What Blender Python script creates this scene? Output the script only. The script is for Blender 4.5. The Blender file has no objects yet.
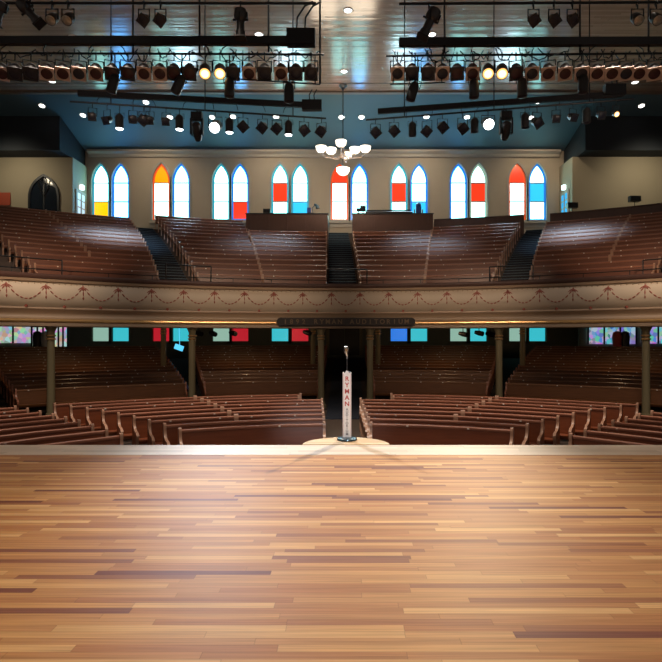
import bpy, math, random
from mathutils import Vector, Matrix
random.seed(7)
S = bpy.context.scene
COL = S.collection
F = 540.0; PX = 346.0; PY = 338.0; EYE = 2.8
CY = 4.6                                   # centre of the curved seating

# ------------------------------------------------------------ camera
cam = bpy.data.objects.new('camera', bpy.data.cameras.new('camera')); COL.objects.link(cam)
cam.location = (0, 0, EYE); cam.rotation_euler = (math.pi/2, 0, 0)
cam.data.sensor_width = 36; cam.data.lens = 36*F/662
cam.data.shift_x = -(PX-331)/662; cam.data.shift_y = (PY-331)/662
cam.data.clip_end = 300
S.camera = cam
# ------------------------------------------------------------ world, exposure
w = bpy.data.worlds.new('world'); S.world = w; w.use_nodes = True
bg = w.node_tree.nodes['Background']; bg.inputs[0].default_value = (1.0, .86, .74, 1); bg.inputs[1].default_value = .16
S.view_settings.view_transform = 'Standard'; S.view_settings.look = 'None'
S.view_settings.gamma = 1; S.view_settings.use_curve_mapping = False
S.view_settings.exposure = 0.0

def lamp(kind, loc, to, power, color, size=.3, angle=60, blend=.6):
    d = bpy.data.lights.new('seen_or_fill_light', kind); o = bpy.data.objects.new('seen_or_fill_light', d); COL.objects.link(o)  # shared by visible sources and added fill lights
    o.location = loc; d.energy = power; d.color = color
    if kind == 'AREA': d.size = size
    else: d.shadow_soft_size = size
    if kind == 'SPOT': d.spot_size = math.radians(angle); d.spot_blend = blend
    if to is not None:
        o.rotation_euler = (Vector(to)-Vector(loc)).to_track_quat('-Z', 'Y').to_euler()
    return o
ZC_ = EYE+13.5
WARM = (1, .80, .58); WHITE = (1, .92, .82); COOL = (.62, .80, 1); BLUE = (.12, .45, 1)
# unseen fill spots added over the stage to light it evenly
for x in (-6.5, -2.2, 2.2, 6.5):
    lamp('SPOT', (x, 3.5, 10.5), (x*.8, 4.5, 1.2), 520, (1, .86, .76), .8, 100, 1)
# the lit lamps on the battens throw two beams back on to the stage centre
for s in (-1, 1):
    lamp('SPOT', (s*5.15, 19.7, EYE+7.95), (s*.2, 6.9, 1.2), 12000 if s > 0 else 13000, (.72, .84, 1) if s < 0 else (1, .86, .66), .06, 24, 1)
    lamp('SPOT', (s*3.2, 11.6, EYE+5.85), (s*.8, 5.5, 1.2), 130, WARM, .35, 60, 1)
# added fixtureless spots: warm wash on balcony front and stalls, cool on the gallery
for x in (-9, -3, 3, 9):
    lamp('SPOT', (x, 12.7, EYE+4.6), (x*1.3, 21, 4.9), 1150, (1, .74, .52), .25, 54, 1)
for x in (-6.5, 0, 6.5):
    lamp('SPOT', (x, 12.0, EYE+11.5), (x*1.1, 14.5, 0), 4600, (1, .84, .70), .35, 66, 1)
for x, e in ((-9.5, 3200), (-3.3, 1300), (3.4, 1500), (9.5, 3200)):
    lamp('SPOT', (x*.93, 21.4, EYE+8.9), (x*1.2, 27, 7), e*.72, COOL, .9, 42, 1)
for x in (-12, -4.5, 4.5, 12):         # recessed lights grazing the back wall
    lamp('SPOT', (x, 31.2, EYE+12.6), (x, 34.5, EYE+8), 420, (1, .80, .55), .2, 120, 1)
for x in (-19.5, 17.5):                # fixtureless spots added to warm the side walls
    lamp('SPOT', (x, 29.3, EYE+10.6), (x, 32.6, EYE+8.6), 330, (1, .85, .60), .4, 125, 1)
for x in (-9, 0, 9):                   # uplights added near the rig to warm the ceiling boards
    lamp('SPOT', (x, 15.0, EYE+7.0), (x, 22, ZC_), 420, (1, .74, .56), .5, 120, 1)
lamp('SPOT', (1.2, -3.2, 5.2), (0, 8.5, 1.9), 1900, (.92, .95, 1), .25, 11, 1)  # unseen fill spot behind the camera, added to whiten the microphone board
for x in (-7.5, -2.5, 2.5, 7.5):  # unseen spots added above the stage front to brighten the front pews
    lamp('SPOT', (x, 8.6, EYE+6.6), (x*1.15, 14.0, .6), 620, (1, .80, .64), .3, 56, 1)
# added blue uplights wash the sloping ceiling
for x, e in ((-8, 200), (0, 280), (6.5, 200)):
    lamp('SPOT', (x, 27.0, EYE+8.6), (x, 32, 15.6), e, (.16, .50, .85), .3, 130, 1)
# windows let daylight on to the back wall and ceiling
for x in (-10, -3.5, 3.5, 10):
    lamp('SPOT', (x, 33.6, EYE+9.6), (x*.6, 10, 3), 500, (.60, .85, 1), .8, 150, 1)
# warm fill points added under the balcony
for x in (-11, -4.5, 4.5, 11):
    lamp('POINT', (x, 4.6+math.sqrt(max(1, 20.5**2-x*x)), EYE+.40), None, 42, (1, .62, .32), .15)

# ------------------------------------------------------------ materials
def mat(name, color, rough=.5, metal=0, emit=None, es=0, noise=0, nscale=8, stretch=(1, 1, 1), bump=0, spec=.5, trans=0, coat=0):
    m = bpy.data.materials.new(name); m.use_nodes = True
    nt = m.node_tree; b = nt.nodes['Principled BSDF']
    b.inputs['Base Color'].default_value = (*color, 1); b.inputs['Roughness'].default_value = rough
    b.inputs['Metallic'].default_value = metal; b.inputs['Specular IOR Level'].default_value = spec
    b.inputs['Transmission Weight'].default_value = trans; b.inputs['Coat Weight'].default_value = coat
    if emit: b.inputs['Emission Color'].default_value = (*emit, 1); b.inputs['Emission Strength'].default_value = es
    if noise or bump:
        tc = nt.nodes.new('ShaderNodeTexCoord'); mp = nt.nodes.new('ShaderNodeMapping')
        mp.inputs['Scale'].default_value = stretch
        n = nt.nodes.new('ShaderNodeTexNoise'); n.inputs['Scale'].default_value = nscale; n.inputs['Detail'].default_value = 4
        nt.links.new(tc.outputs['Object'], mp.inputs[0]); nt.links.new(mp.outputs[0], n.inputs['Vector'])
        if noise:
            mr = nt.nodes.new('ShaderNodeMapRange'); mr.inputs['To Min'].default_value = 1-noise; mr.inputs['To Max'].default_value = 1+noise
            nt.links.new(n.outputs['Fac'], mr.inputs['Value'])
            mx = nt.nodes.new('ShaderNodeVectorMath'); mx.operation = 'SCALE'; mx.inputs[0].default_value = color
            nt.links.new(mr.outputs[0], mx.inputs['Scale']); nt.links.new(mx.outputs[0], b.inputs['Base Color'])
        if bump:
            bp = nt.nodes.new('ShaderNodeBump'); bp.inputs['Strength'].default_value = bump; bp.inputs['Distance'].default_value = .02
            nt.links.new(n.outputs['Fac'], bp.inputs['Height']); nt.links.new(bp.outputs[0], b.inputs['Normal'])
    return m

def plank_mat(name, width, length, ramp, rough, bump=.15, gap=.5, grain=.12, axis='X', spec=.5):
    """Boards along X, each with its own tone from a ramp, butt joints at irregular places."""
    m = bpy.data.materials.new(name); m.use_nodes = True; nt = m.node_tree; N = nt.nodes; L = nt.links
    b = N['Principled BSDF']; b.inputs['Roughness'].default_value = rough; b.inputs['Specular IOR Level'].default_value = spec
    def mth(op, a, c=None):
        n = N.new('ShaderNodeMath'); n.operation = op
        for i, v in enumerate((a, c)):
            if v is None: continue
            if isinstance(v, (int, float)): n.inputs[i].default_value = v
            else: L.new(v, n.inputs[i])
        return n.outputs[0]
    tc = N.new('ShaderNodeTexCoord'); sp = N.new('ShaderNodeSeparateXYZ'); L.new(tc.outputs['Object'], sp.inputs[0])
    u, v = sp.outputs['X'], sp.outputs['Y']
    if axis == 'Y': u, v = v, u
    vr = mth('DIVIDE', v, width); row = mth('FLOOR', vr); fr = mth('FRACT', vr)
    wn = N.new('ShaderNodeTexWhiteNoise'); wn.noise_dimensions = '1D'; L.new(row, wn.inputs['W'])
    w1 = mth('ADD', mth('DIVIDE', u, length), mth('MULTIPLY', wn.outputs['Value'], 973.0))
    vo = N.new('ShaderNodeTexVoronoi'); vo.voronoi_dimensions = '1D'; vo.inputs['Scale'].default_value = 1
    L.new(w1, vo.inputs['W'])
    ve = N.new('ShaderNodeTexVoronoi'); ve.voronoi_dimensions = '1D'; ve.feature = 'DISTANCE_TO_EDGE'; ve.inputs['Scale'].default_value = 1
    L.new(w1, ve.inputs['W'])
    sc = N.new('ShaderNodeSeparateColor'); L.new(vo.outputs['Color'], sc.inputs[0])
    cr = N.new('ShaderNodeValToRGB'); cr.color_ramp.interpolation = 'LINEAR'
    while len(cr.color_ramp.elements) < len(ramp): cr.color_ramp.elements.new(.5)
    for e, (p, c) in zip(cr.color_ramp.elements, ramp): e.position = p; e.color = (*c, 1)
    L.new(sc.outputs[0], cr.inputs[0])
    # grain
    cb = N.new('ShaderNodeCombineXYZ'); L.new(mth('MULTIPLY', u, 1.3), cb.inputs[0]); L.new(mth('MULTIPLY', v, 55.0), cb.inputs[1]); L.new(mth('MULTIPLY', sc.outputs[1], 60.0), cb.inputs[2])
    ns = N.new('ShaderNodeTexNoise'); ns.inputs['Scale'].default_value = 1.2; ns.inputs['Detail'].default_value = 5; L.new(cb.outputs[0], ns.inputs['Vector'])
    g = N.new('ShaderNodeMapRange'); g.inputs['From Min'].default_value = .25; g.inputs['From Max'].default_value = .75; g.inputs['To Min'].default_value = 1-grain; g.inputs['To Max'].default_value = 1+grain; L.new(ns.outputs['Fac'], g.inputs['Value'])
    e1 = mth('MINIMUM', fr, mth('SUBTRACT', 1.0, fr)); seam = mth('MINIMUM', mth('DIVIDE', e1, .035), mth('DIVIDE', ve.outputs['Distance'], .0035))
    seam = mth('MINIMUM', seam, 1.0)
    k = N.new('ShaderNodeMapRange'); k.inputs['To Min'].default_value = gap; k.inputs['To Max'].default_value = 1; L.new(seam, k.inputs['Value'])
    s = mth('MULTIPLY', g.outputs[0], k.outputs[0])
    mx = N.new('ShaderNodeVectorMath'); mx.operation = 'SCALE'; L.new(cr.outputs[0], mx.inputs[0]); L.new(s, mx.inputs['Scale']); L.new(mx.outputs[0], b.inputs['Base Color'])
    # each board tilts a hair, which breaks reflections into streaks
    bp = N.new('ShaderNodeBump'); bp.inputs['Strength'].default_value = bump; bp.inputs['Distance'].default_value = .01
    L.new(mth('ADD', seam, mth('MULTIPLY', mth('MULTIPLY', mth('SUBTRACT', sc.outputs[2], .5), fr), 2.0)), bp.inputs['Height']); L.new(bp.outputs[0], b.inputs['Normal'])
    return m

M = {}
M['stage'] = plank_mat('stage_boards', .064, 1.1, [(0, (.17, .055, .038)), (.06, (.27, .105, .050)), (.16, (.40, .165, .062)), (.5, (.44, .205, .078)), (.8, (.51, .250, .090)), (1, (.63, .355, .145))], .50, .10, .70, .26, spec=.07)
M['stage_edge'] = plank_mat('stage_edge_boards', .12, 1.6, [(0, (.50, .37, .26)), (.5, (.62, .47, .34)), (1, (.64, .50, .37))], .45, .06, .75, .08, spec=.2)
M['oak_disc'] = plank_mat('old_oak_boards', .1, 1.4, [(0, (.46, .29, .14)), (.5, (.58, .38, .19)), (1, (.66, .45, .24))], .45, .05, .75, .1, spec=.2)
M['ceiling'] = plank_mat('ceiling_boards', .11, 4.2, [(0, (.26, .17, .125)), (.5, (.30, .20, .15)), (1, (.35, .24, .185))], .17, .30, .55, .08, spec=1.0)
M['cove'] = mat('cove_paint', (.075, .135, .175), .55, noise=.06, nscale=.4)
M['cove_dark'] = mat('painted_cove_shade', (.010, .015, .022), .8)  # near black, paints in the shade of the recess above the side walls
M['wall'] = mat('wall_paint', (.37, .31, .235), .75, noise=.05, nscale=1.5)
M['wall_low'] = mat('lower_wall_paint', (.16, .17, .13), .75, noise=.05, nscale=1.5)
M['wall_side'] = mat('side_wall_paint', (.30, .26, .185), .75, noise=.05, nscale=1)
M['trim'] = mat('cornice_paint', (.40, .35, .29), .6)
M['brown_trim'] = mat('brown_beam', (.17, .12, .09), .5, noise=.1, nscale=3)
M['pew'] = mat('pew_oak', (.150, .040, .015), .33, noise=.35, nscale=2.2, stretch=(1, 1, 9), bump=.04, spec=.35)
M['pew_rail'] = mat('pew_top_rail', (.27, .105, .06), .36, noise=.2, nscale=3)
M['pew_far'] = mat('gallery_pew_oak', (.150, .055, .032), .34, noise=.32, nscale=2.2, stretch=(1, 1, 9), bump=.04)
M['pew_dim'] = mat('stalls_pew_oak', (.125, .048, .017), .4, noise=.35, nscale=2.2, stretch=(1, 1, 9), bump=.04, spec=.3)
M['pew_edge'] = mat('pew_edge_highlight', (.36, .20, .13), .33, noise=.15, nscale=3)  # lighter tan paints stage-light highlights onto the end-panel rims
M['plate'] = mat('ivory_plate', (.82, .76, .66), .35)
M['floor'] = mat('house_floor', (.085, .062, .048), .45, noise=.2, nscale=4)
M['carpet'] = mat('aisle_carpet', (.008, .014, .028), .85, noise=.3, nscale=30)
M['nosing'] = mat('stair_nosing', (.03, .075, .11), .4)
M['tread'] = mat('gallery_floor', (.06, .035, .026), .6, noise=.2, nscale=5)
M['dark_wood'] = mat('dark_panel_wood', (.075, .036, .028), .42, noise=.25, nscale=2, stretch=(6, 1, 1))
M['cream'] = mat('cream_paint', (.52, .43, .33), .5, noise=.04, nscale=2)
M['tan'] = mat('tan_moulding', (.34, .24, .16), .42, noise=.06, nscale=2)
M['gold'] = mat('gilt', (.72, .46, .20), .30, .75, noise=.12, nscale=5, bump=.2)
M['red_paint'] = mat('festoon_red', (.30, .085, .06), .6)
M['olive'] = mat('column_paint', (.20, .165, .09), .45, noise=.05, nscale=3)
M['gold_ring'] = mat('column_gilt', (.42, .24, .10), .35, .5)
M['black'] = mat('black_metal', (.005, .006, .009), .45, .3)
M['black2'] = mat('black_satin', (.022, .022, .025), .35)
M['steel'] = mat('polished_metal', (.6, .6, .6), .22, 1)
M['frame_tan'] = mat('gel_frame_metal', (.60, .45, .36), .4, .3)
M['lens'] = mat('dark_lens', (.05, .012, .014), .38, noise=.7, nscale=14)
M['lens2'] = mat('blue_dark_lens', (.014, .016, .03), .38, noise=.7, nscale=14)
M['lens_silver'] = mat('silvery_lens', (.5, .52, .5), .3, .8, noise=.8, nscale=16)
M['barrel'] = mat('lamp_barrel', (.035, .037, .04), .4, .4)
M['lit_warm'] = mat('lit_warm_lens', (1, .8, .5), .4, emit=(1, .46, .13), es=1.7)
M['lit_hot'] = mat('lit_lamp_core', (1, .9, .7), .4, emit=(1, .70, .34), es=3.5)
M['pew_rail_dim'] = mat('stalls_pew_rail', (.19, .085, .04), .32, noise=.3, nscale=3)  # lightened over the pew oak to paint in a brown sheen
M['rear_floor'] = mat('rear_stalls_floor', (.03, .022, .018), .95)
M['lit_white'] = mat('lit_white_lens', (1, 1, 1), .4, emit=(.93, .97, 1), es=9)
M['down'] = mat('recessed_light_glow', (1, 1, 1), .4, emit=(1, .97, .90), es=6)
M['shade'] = mat('chandelier_glass', (.9, .88, .8), .4, emit=(1, .82, .62), es=1.15)
M['white_enamel'] = mat('white_enamel', (.80, .78, .76), .4)
M['red_letter'] = mat('red_letter', (.50, .05, .04), .5)
M['grey_letter'] = mat('grey_letter', (.16, .15, .16), .5)
M['gold_letter'] = mat('gold_letter', (.16, .10, .05), .5)
M['sign_black'] = mat('sign_black', (.018, .012, .010), .35)
M['base_blue'] = mat('blue_grey_enamel', (.07, .12, .15), .22, .4)
M['frame'] = mat('window_frame_paint', (.30, .30, .27), .5)
M['door_dark'] = mat('dark_door_wood', (.045, .042, .035), .5)
M['glass_dark'] = mat('dark_glass', (.008, .012, .02), .08)
M['blue_rail'] = mat('blue_painted_rail', (.02, .05, .22), .3)
def glow(name, c, s, d=.0):
    return mat(name, (c[0]*.5, c[1]*.5, c[2]*.5), .25, emit=c, es=s)
G = {'w': glow('white_window_glass', (.36, .95, .90), 6.0), 'b': glow('pale_blue_window_glass', (.11, .45, 1), 12.0),
     'r': glow('red_window_glass', (1, .045, .012), .95), 'o': glow('orange_window_glass', (1, .30, .0), 1.25),
     'y': glow('amber_window_glass', (1, .52, .0), 1.3), 'c': glow('cyan_window_glass', (.03, .52, .95), 1.15),
     'B': glow('blue_border_halo', (.02, .22, .80), .75), 'T': glow('teal_border_halo', (.05, .42, .58), .65),  # border strips carry the coloured halo round each upper window
     'R': glow('red_border_halo', (.75, .09, .02), .7), 'G': glow('clear_border_halo', (.42, .55, .42), .6),
     'lc': glow('low_cyan_glass', (.05, .62, .72), .80), 'lg': glow('low_green_glass', (.36, .62, .50), .70),
     'lr': glow('low_red_glass', (.60, .015, .03), .75), 'lb': glow('low_blue_glass', (.02, .22, .85), .85)}
M['exit_blue'] = glow('cyan_lit_sign', (.10, .60, .95), 1.2)
M['orange_sign'] = mat('orange_poster_paper', (.32, .055, .025), .6)
M['sconce'] = glow('sconce_glow', (.70, .95, 1), 4)
M['door_glow'] = glow('daylit_door_glass', (.55, .80, .95), .8)
M['door_glow_blue'] = glow('blue_daylit_door_glass', (.03, .40, .80), .9)
def display_mat(name, tint, seed):
    m = bpy.data.materials.new(name); m.use_nodes = True; nt = m.node_tree; b = nt.nodes['Principled BSDF']
    tc = nt.nodes.new('ShaderNodeTexCoord'); mp = nt.nodes.new('ShaderNodeMapping'); mp.inputs['Location'].default_value = (seed, seed*2, 0)
    vo = nt.nodes.new('ShaderNodeTexVoronoi'); vo.inputs['Scale'].default_value = 4.5
    nt.links.new(tc.outputs['Object'], mp.inputs[0]); nt.links.new(mp.outputs[0], vo.inputs['Vector'])
    mx = nt.nodes.new('ShaderNodeMix'); mx.data_type = 'RGBA'; mx.inputs[0].default_value = .55
    mx.inputs[0].default_value = .4; nt.links.new(vo.outputs['Color'], mx.inputs[6]); mx.inputs[7].default_value = (*tint, 1)
    nt.links.new(mx.outputs[2], b.inputs['Emission Color']); b.inputs['Emission Strength'].default_value = .75
    b.inputs['Base Color'].default_value = (.05, .05, .05, 1); b.inputs['Roughness'].default_value = .2
    return m
M['disp1'] = display_mat('lobby_view_pink', (.62, .60, .62), 3); M['disp2'] = display_mat('lobby_view_blue', (.08, .25, .75), 8)

# ------------------------------------------------------------ mesh helpers
class MB:
    def __init__(s): s.v = []; s.f = []; s.mi = []; s.sm = []; s.T = Matrix.Identity(4)
    def add(s, vs, fs, mi=0, smooth=False):
        n = len(s.v); s.v += [tuple(s.T @ Vector(p)) for p in vs]
        for f in fs: s.f.append([n+i for i in f]); s.mi.append(mi); s.sm.append(smooth)
        return s
    def box(s, x0, x1, y0, y1, z0, z1, mi=0, bev=0):
        vs = [(x, y, z) for z in (z0, z1) for y in (y0, y1) for x in (x0, x1)]
        return s.add(vs, [(0, 2, 3, 1), (4, 5, 7, 6), (0, 1, 5, 4), (2, 6, 7, 3), (0, 4, 6, 2), (1, 3, 7, 5)], mi)
    def tube(s, pts, r, n=8, mi=0, closed=False):
        pts = [Vector(p) for p in pts]; vs = []; fs = []
        m = len(pts); ref = None
        for i, p in enumerate(pts):
            if closed: t = (pts[(i+1) % m]-pts[i-1])
            else: t = pts[min(i+1, m-1)]-pts[max(i-1, 0)]
            t.normalize()
            if ref is None or abs(ref.dot(t)) > .95: ref = Vector((0, 0, 1)) if abs(t.z) < .9 else Vector((1, 0, 0))
            a = t.cross(ref).normalized(); bb = t.cross(a)
            rr = r[i] if isinstance(r, (list, tuple)) else r
            for k in range(n):
                q = 2*math.pi*k/n; vs.append(tuple(p+(a*math.cos(q)+bb*math.sin(q))*rr))
        for i in range(m if closed else m-1):
            j = (i+1) % m
            for k in range(n): fs.append((i*n+k, i*n+(k+1) % n, j*n+(k+1) % n, j*n+k))
        if not closed: fs += [tuple(range(n))[::-1], tuple((m-1)*n+k for k in range(n))]
        return s.add(vs, fs, mi, True)
    def lathe(s, prof, n=20, mi=0, origin=(0, 0, 0), caps=True):
        vs = []; fs = []; ox, oy, oz = origin
        for r, z in prof:
            for k in range(n): q = 2*math.pi*k/n; vs.append((ox+r*math.cos(q), oy+r*math.sin(q), oz+z))
        for i in range(len(prof)-1):
            for k in range(n): fs.append((i*n+k, i*n+(k+1) % n, (i+1)*n+(k+1) % n, (i+1)*n+k))
        if caps: fs += [tuple(range(n))[::-1], tuple((len(prof)-1)*n+k for k in range(n))]
        return s.add(vs, fs, mi, True)
    def prism(s, poly, y0, y1, mi=0):          # poly in x,z extruded along y
        n = len(poly); vs = [(x, y0, z) for x, z in poly]+[(x, y1, z) for x, z in poly]
        fs = [tuple(range(n)), tuple(range(2*n-1, n-1, -1))]+[(i, n+i, n+(i+1) % n, (i+1) % n) for i in range(n)]
        return s.add(vs, fs, mi)
    def build(s, name, mats, parent=None, loc=None):
        me = bpy.data.meshes.new(name); me.from_pydata(s.v, [], s.f); me.update()
        for m in (mats if isinstance(mats, (list, tuple)) else [mats]): me.materials.append(m)
        me.polygons.foreach_set('material_index', s.mi); me.polygons.foreach_set('use_smooth', s.sm)
        me.validate()
        try: me.set_sharp_from_angle(angle=math.radians(38))
        except Exception: pass
        o = bpy.data.objects.new(name, me); COL.objects.link(o)
        if parent: o.parent = parent
        if loc: o.location = loc
        return o
def tag(o, label=None, cat=None, group=None, kind=None):
    if label: o['label'] = label
    if cat: o['category'] = cat
    if group: o['group'] = group
    if kind: o['kind'] = kind
    return o
def empty(name, loc, label, cat, group=None, rot=(0, 0, 0)):
    o = bpy.data.objects.new(name, None); COL.objects.link(o); o.location = loc; o.rotation_euler = rot; o.empty_display_size = .1
    return tag(o, label, cat, group)
def dup(root, loc, label, rot=None):
    r = root.copy(); COL.objects.link(r); r.location = loc; r['label'] = label
    if rot is not None: r.rotation_euler = rot
    for ch in root.children:
        c = ch.copy(); COL.objects.link(c); c.parent = r
        for g in ch.children: d = g.copy(); COL.objects.link(d); d.parent = c
    return r
def P(px, py, Y): return Vector(((px-PX)/F*Y, Y, EYE+(PY-py)/F*Y))
def th_at(px, r, cc=CY):
    t = (px-PX)/F; a = 1+t*t; b = -2*cc; c = cc*cc-r*r
    Y = (-b+math.sqrt(b*b-4*a*c))/(2*a); return math.atan2(t*Y, Y-cc)
def pol(r, th, z=0, cc=CY): return (r*math.sin(th), cc+r*math.cos(th), z)
def lerp(a, b, t): return a+(b-a)*t
R = math.radians
def ring(mb, prof, th0, th1, n, mi=0, caps=True, closed=True, smooth=False, clip=None, cc=CY):
    """sweep a section of (radius, height) points round the seating centre"""
    m = len(prof); vs = []; fs = []
    for i in range(n+1):
        th = lerp(th0, th1, i/n)
        for r, z in prof:
            if clip: r = min(r, (clip-cc)/math.cos(th))
            vs.append(pol(r, th, z, cc))
    for i in range(n):
        for k in range(m if closed else m-1):
            k2 = (k+1) % m; fs.append((i*m+k, i*m+k2, (i+1)*m+k2, (i+1)*m+k))
    if closed and caps: fs += [tuple(range(m))[::-1], tuple(n*m+k for k in range(m))]
    return mb.add(vs, fs, mi, smooth)
ORD = ['first', 'second', 'third', 'fourth', 'fifth', 'sixth', 'seventh', 'eighth', 'ninth', 'tenth', 'eleventh', 'twelfth', 'thirteenth', 'fourteenth', 'fifteenth', 'sixteenth', 'seventeenth', 'eighteenth', 'nineteenth', 'twentieth', 'twenty-first', 'twenty-second', 'twenty-third', 'twenty-fourth']
def struct(o): o['kind'] = 'structure'; return o

# ------------------------------------------------------------ structure
# stage
mb = MB(); mb.box(-22, 22, -4, 7.38, 1.08, 1.2); o = struct(mb.build('floor_stage', M['stage']))
mb = MB(); mb.box(-22, 22, 7.38, 8.06, 1.08, 1.203)
mb.box(-22, 22, 8.02, 8.10, 1.10, 1.195)
struct(mb.build('trim_1', M['stage_edge']))
mb = MB(); mb.box(-22, 22, 7.9, 7.98, 0, 1.08); struct(mb.build('wall_stage_front', M['dark_wood']))
mb = MB()     # half round apron with a rounded nosing
pts = [(.66*math.cos(q), .60*math.sin(q)) for q in [math.pi*k/32 for k in range(33)]]
for (e, z0, z1) in ((0, 1.10, 1.192), (-.012, 1.192, 1.204)):
    n = len(pts); vs = [((x*(1+e)), 8.10+y*(1+e), z) for z in (z0, z1) for x, y in pts]
    mb.add(vs, [tuple(range(n))[::-1], tuple(range(n, 2*n))]+[(i, i+1, n+i+1, n+i) for i in range(n-1)]+[(n-1, 0, n, 2*n-1)])
o = mb.build('stage_apron', M['oak_disc']); tag(o, 'pale oak half round apron bulging out from the stage edge under the microphone', 'stage apron')
# main floor
mb = MB(); mb.box(-30, 30, 8.0, 42, -.2, 0); struct(mb.build('floor_main', M['floor']))
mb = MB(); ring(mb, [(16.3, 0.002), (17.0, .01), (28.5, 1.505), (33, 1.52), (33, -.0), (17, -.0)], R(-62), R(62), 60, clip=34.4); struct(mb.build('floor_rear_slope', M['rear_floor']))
# balcony stepped floor: rows flatten out towards the back, so each row has its own centre
PITCH = {'far': .886, 'left': .80, 'mid': .75, 'right': .82, 'farR': .84}
def cck(k): return CY*(1-k/14)
def rk(k, sec='mid'): return 22.3+PITCH[sec]*k-cck(k)
def zk(k): return EYE+1.63+.33*k
def bl(px0, px14, k, sec='mid'): return th_at(lerp(px0, px14, k/14), rk(k, sec), cck(k))
LINES = {'A': (34, -57), 'a': (101, 46), 'b': (158, 130), 'c': (197, 155), 'd': (262.5, 243), 'e': (327, 326.5), 'f': (360, 350), 'g': (425, 434), 'h': (494, 524.5), 'i': (530, 549), 'j': (606, 634), 'k': (655, 730)}
SECS = [((-250, -250), (144, 130), 'far', 15), ((144, 130), (262.5, 243), 'left', 15), ((262.5, 243), (425, 434), 'mid', 15), ((425, 434), (510, 536), 'right', 14), ((510, 536), (900, 900), 'farR', 14)]
mb = MB()
for p0, p1, sec, nk in SECS:
    for k in range(nk):
        ta, tb = bl(*p0, k, sec), bl(*p1, k, sec); r = rk(k, sec); last = k == nk-1
        ring(mb, [(17.02-cck(k)+CY if k == 0 else r-.62, zk(k)-.45), (17.02-cck(k)+CY if k == 0 else r-.62, zk(k)), (40 if last else r+.45, zk(k)), (40 if last else r+.45, zk(k)-.45)], ta, tb, 12, cc=cck(k), clip=34.45)
struct(mb.build('floor_balcony', M['tread']))
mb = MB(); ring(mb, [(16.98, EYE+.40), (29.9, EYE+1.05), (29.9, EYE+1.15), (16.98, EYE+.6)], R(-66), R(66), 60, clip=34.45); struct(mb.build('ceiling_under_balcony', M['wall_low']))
# ceiling
ZC = EYE+13.5; YB = 29.6; YW = 34.5; ZW = EYE+11.95
mb = MB(); mb.box(-30, 30, -6, YB, ZC, ZC+.15); struct(mb.build('ceiling', M['ceiling']))
mb = MB(); mb.box(-30, 30, YB-.12, YB+.12, ZC-.10, ZC+.1); mb.box(-30, 30, YB-1.0, YB-.95, ZC-.02, ZC+.1); struct(mb.build('trim_2', M['brown_trim']))
mb = MB(); mb.add([(-30, YB, ZC), (30, YB, ZC), (30, YW, ZW), (-30, YW, ZW), (-30, YB, ZC+.2), (30, YB, ZC+.2), (30, YW+.1, ZW+.2), (-30, YW+.1, ZW+.2)],
    [(0, 1, 2, 3), (7, 6, 5, 4), (0, 4, 5, 1), (1, 5, 6, 2), (2, 6, 7, 3), (3, 7, 4, 0)]); struct(mb.build('ceiling_sloped', M['cove']))
# cornice
cprof = [(0, 0), (-.10, 0), (-.14, .06), (-.16, .16), (-.26, .24), (-.34, .28), (-.36, .40), (0, .40)]
mb = MB(); n = len(cprof)
mb.add([(x, YW+y, ZW-.42+z) for x in (-16.4, 13.6) for y, z in cprof], [tuple(range(n)), tuple(range(2*n-1, n-1, -1))]+[(i, n+i, n+(i+1) % n, (i+1) % n) for i in range(n)])
struct(mb.build('trim_3', M['trim']))
# back wall with real window openings: built as vertical strips
WPX = [(100.5, 'wwy', 'T'), (120.5, 'bbb', 'B'), (161, 'oww', 'R'), (181, 'bww', 'B'), (221, 'www', 'T'), (240, 'bwr', 'B'), (280, 'wrw', 'T'), (300, 'wwc', 'T'),
       (339.5, 'rww', 'R'), (359.5, 'bww', 'B'), (399, 'wrw', 'T'), (419, 'wbc', 'B'), (458.5, 'bww', 'B'), (478.5, 'wrw', 'G'), (517.5, 'rww', 'R'), (537.5, 'wcw', 'B')]
ZB, ZS, ZT = EYE+7.50, EYE+10.0, EYE+11.22        # sill, spring, apex
HW = .60
def arch(xc, hw, zb, zs, zt, n=7):
    """lancet outline, anticlockwise from bottom left"""
    pts = [(xc-hw, zb), (xc+hw, zb)]
    h = zt-zs; rr = (hw*hw+h*h)/(2*hw)          # arcs centred on the springing line
    a1 = math.asin(min(1, h/rr))
    for i in range(n+1):
        a = a1*i/n; pts.append((xc+hw-rr+rr*math.cos(a), zs+rr*math.sin(a)))
    for i in range(n-1, -1, -1):
        a = a1*i/n; pts.append((xc-hw+rr-rr*math.cos(a), zs+rr*math.sin(a)))
    return pts
LOWZ0, LOWZ1 = EYE-.20, EYE+1.05
WX = [(p-PX)/F*YW for p, _, _ in WPX]
mb = MB(); lo = MB()
edges = [-30]
for x in WX: edges += [x-HW, x+HW]
edges.append(30)
WT = .35
for i in range(len(edges)-1):
    x0, x1 = edges[i], edges[i+1]
    if i % 2 == 0:
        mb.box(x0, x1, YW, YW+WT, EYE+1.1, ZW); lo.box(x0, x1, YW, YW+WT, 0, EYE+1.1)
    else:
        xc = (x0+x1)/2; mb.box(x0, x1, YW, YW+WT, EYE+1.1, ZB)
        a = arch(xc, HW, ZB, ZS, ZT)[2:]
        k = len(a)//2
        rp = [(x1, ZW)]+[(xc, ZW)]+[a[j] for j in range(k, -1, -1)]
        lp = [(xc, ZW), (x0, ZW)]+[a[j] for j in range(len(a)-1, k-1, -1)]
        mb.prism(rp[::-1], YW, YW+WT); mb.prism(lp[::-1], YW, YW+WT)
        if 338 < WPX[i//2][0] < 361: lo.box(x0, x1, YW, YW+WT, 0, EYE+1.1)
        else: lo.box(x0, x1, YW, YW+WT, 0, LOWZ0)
struct(mb.build('wall_back', M['wall'])); struct(lo.build('wall_back_lower', M['wall_low']))
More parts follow.
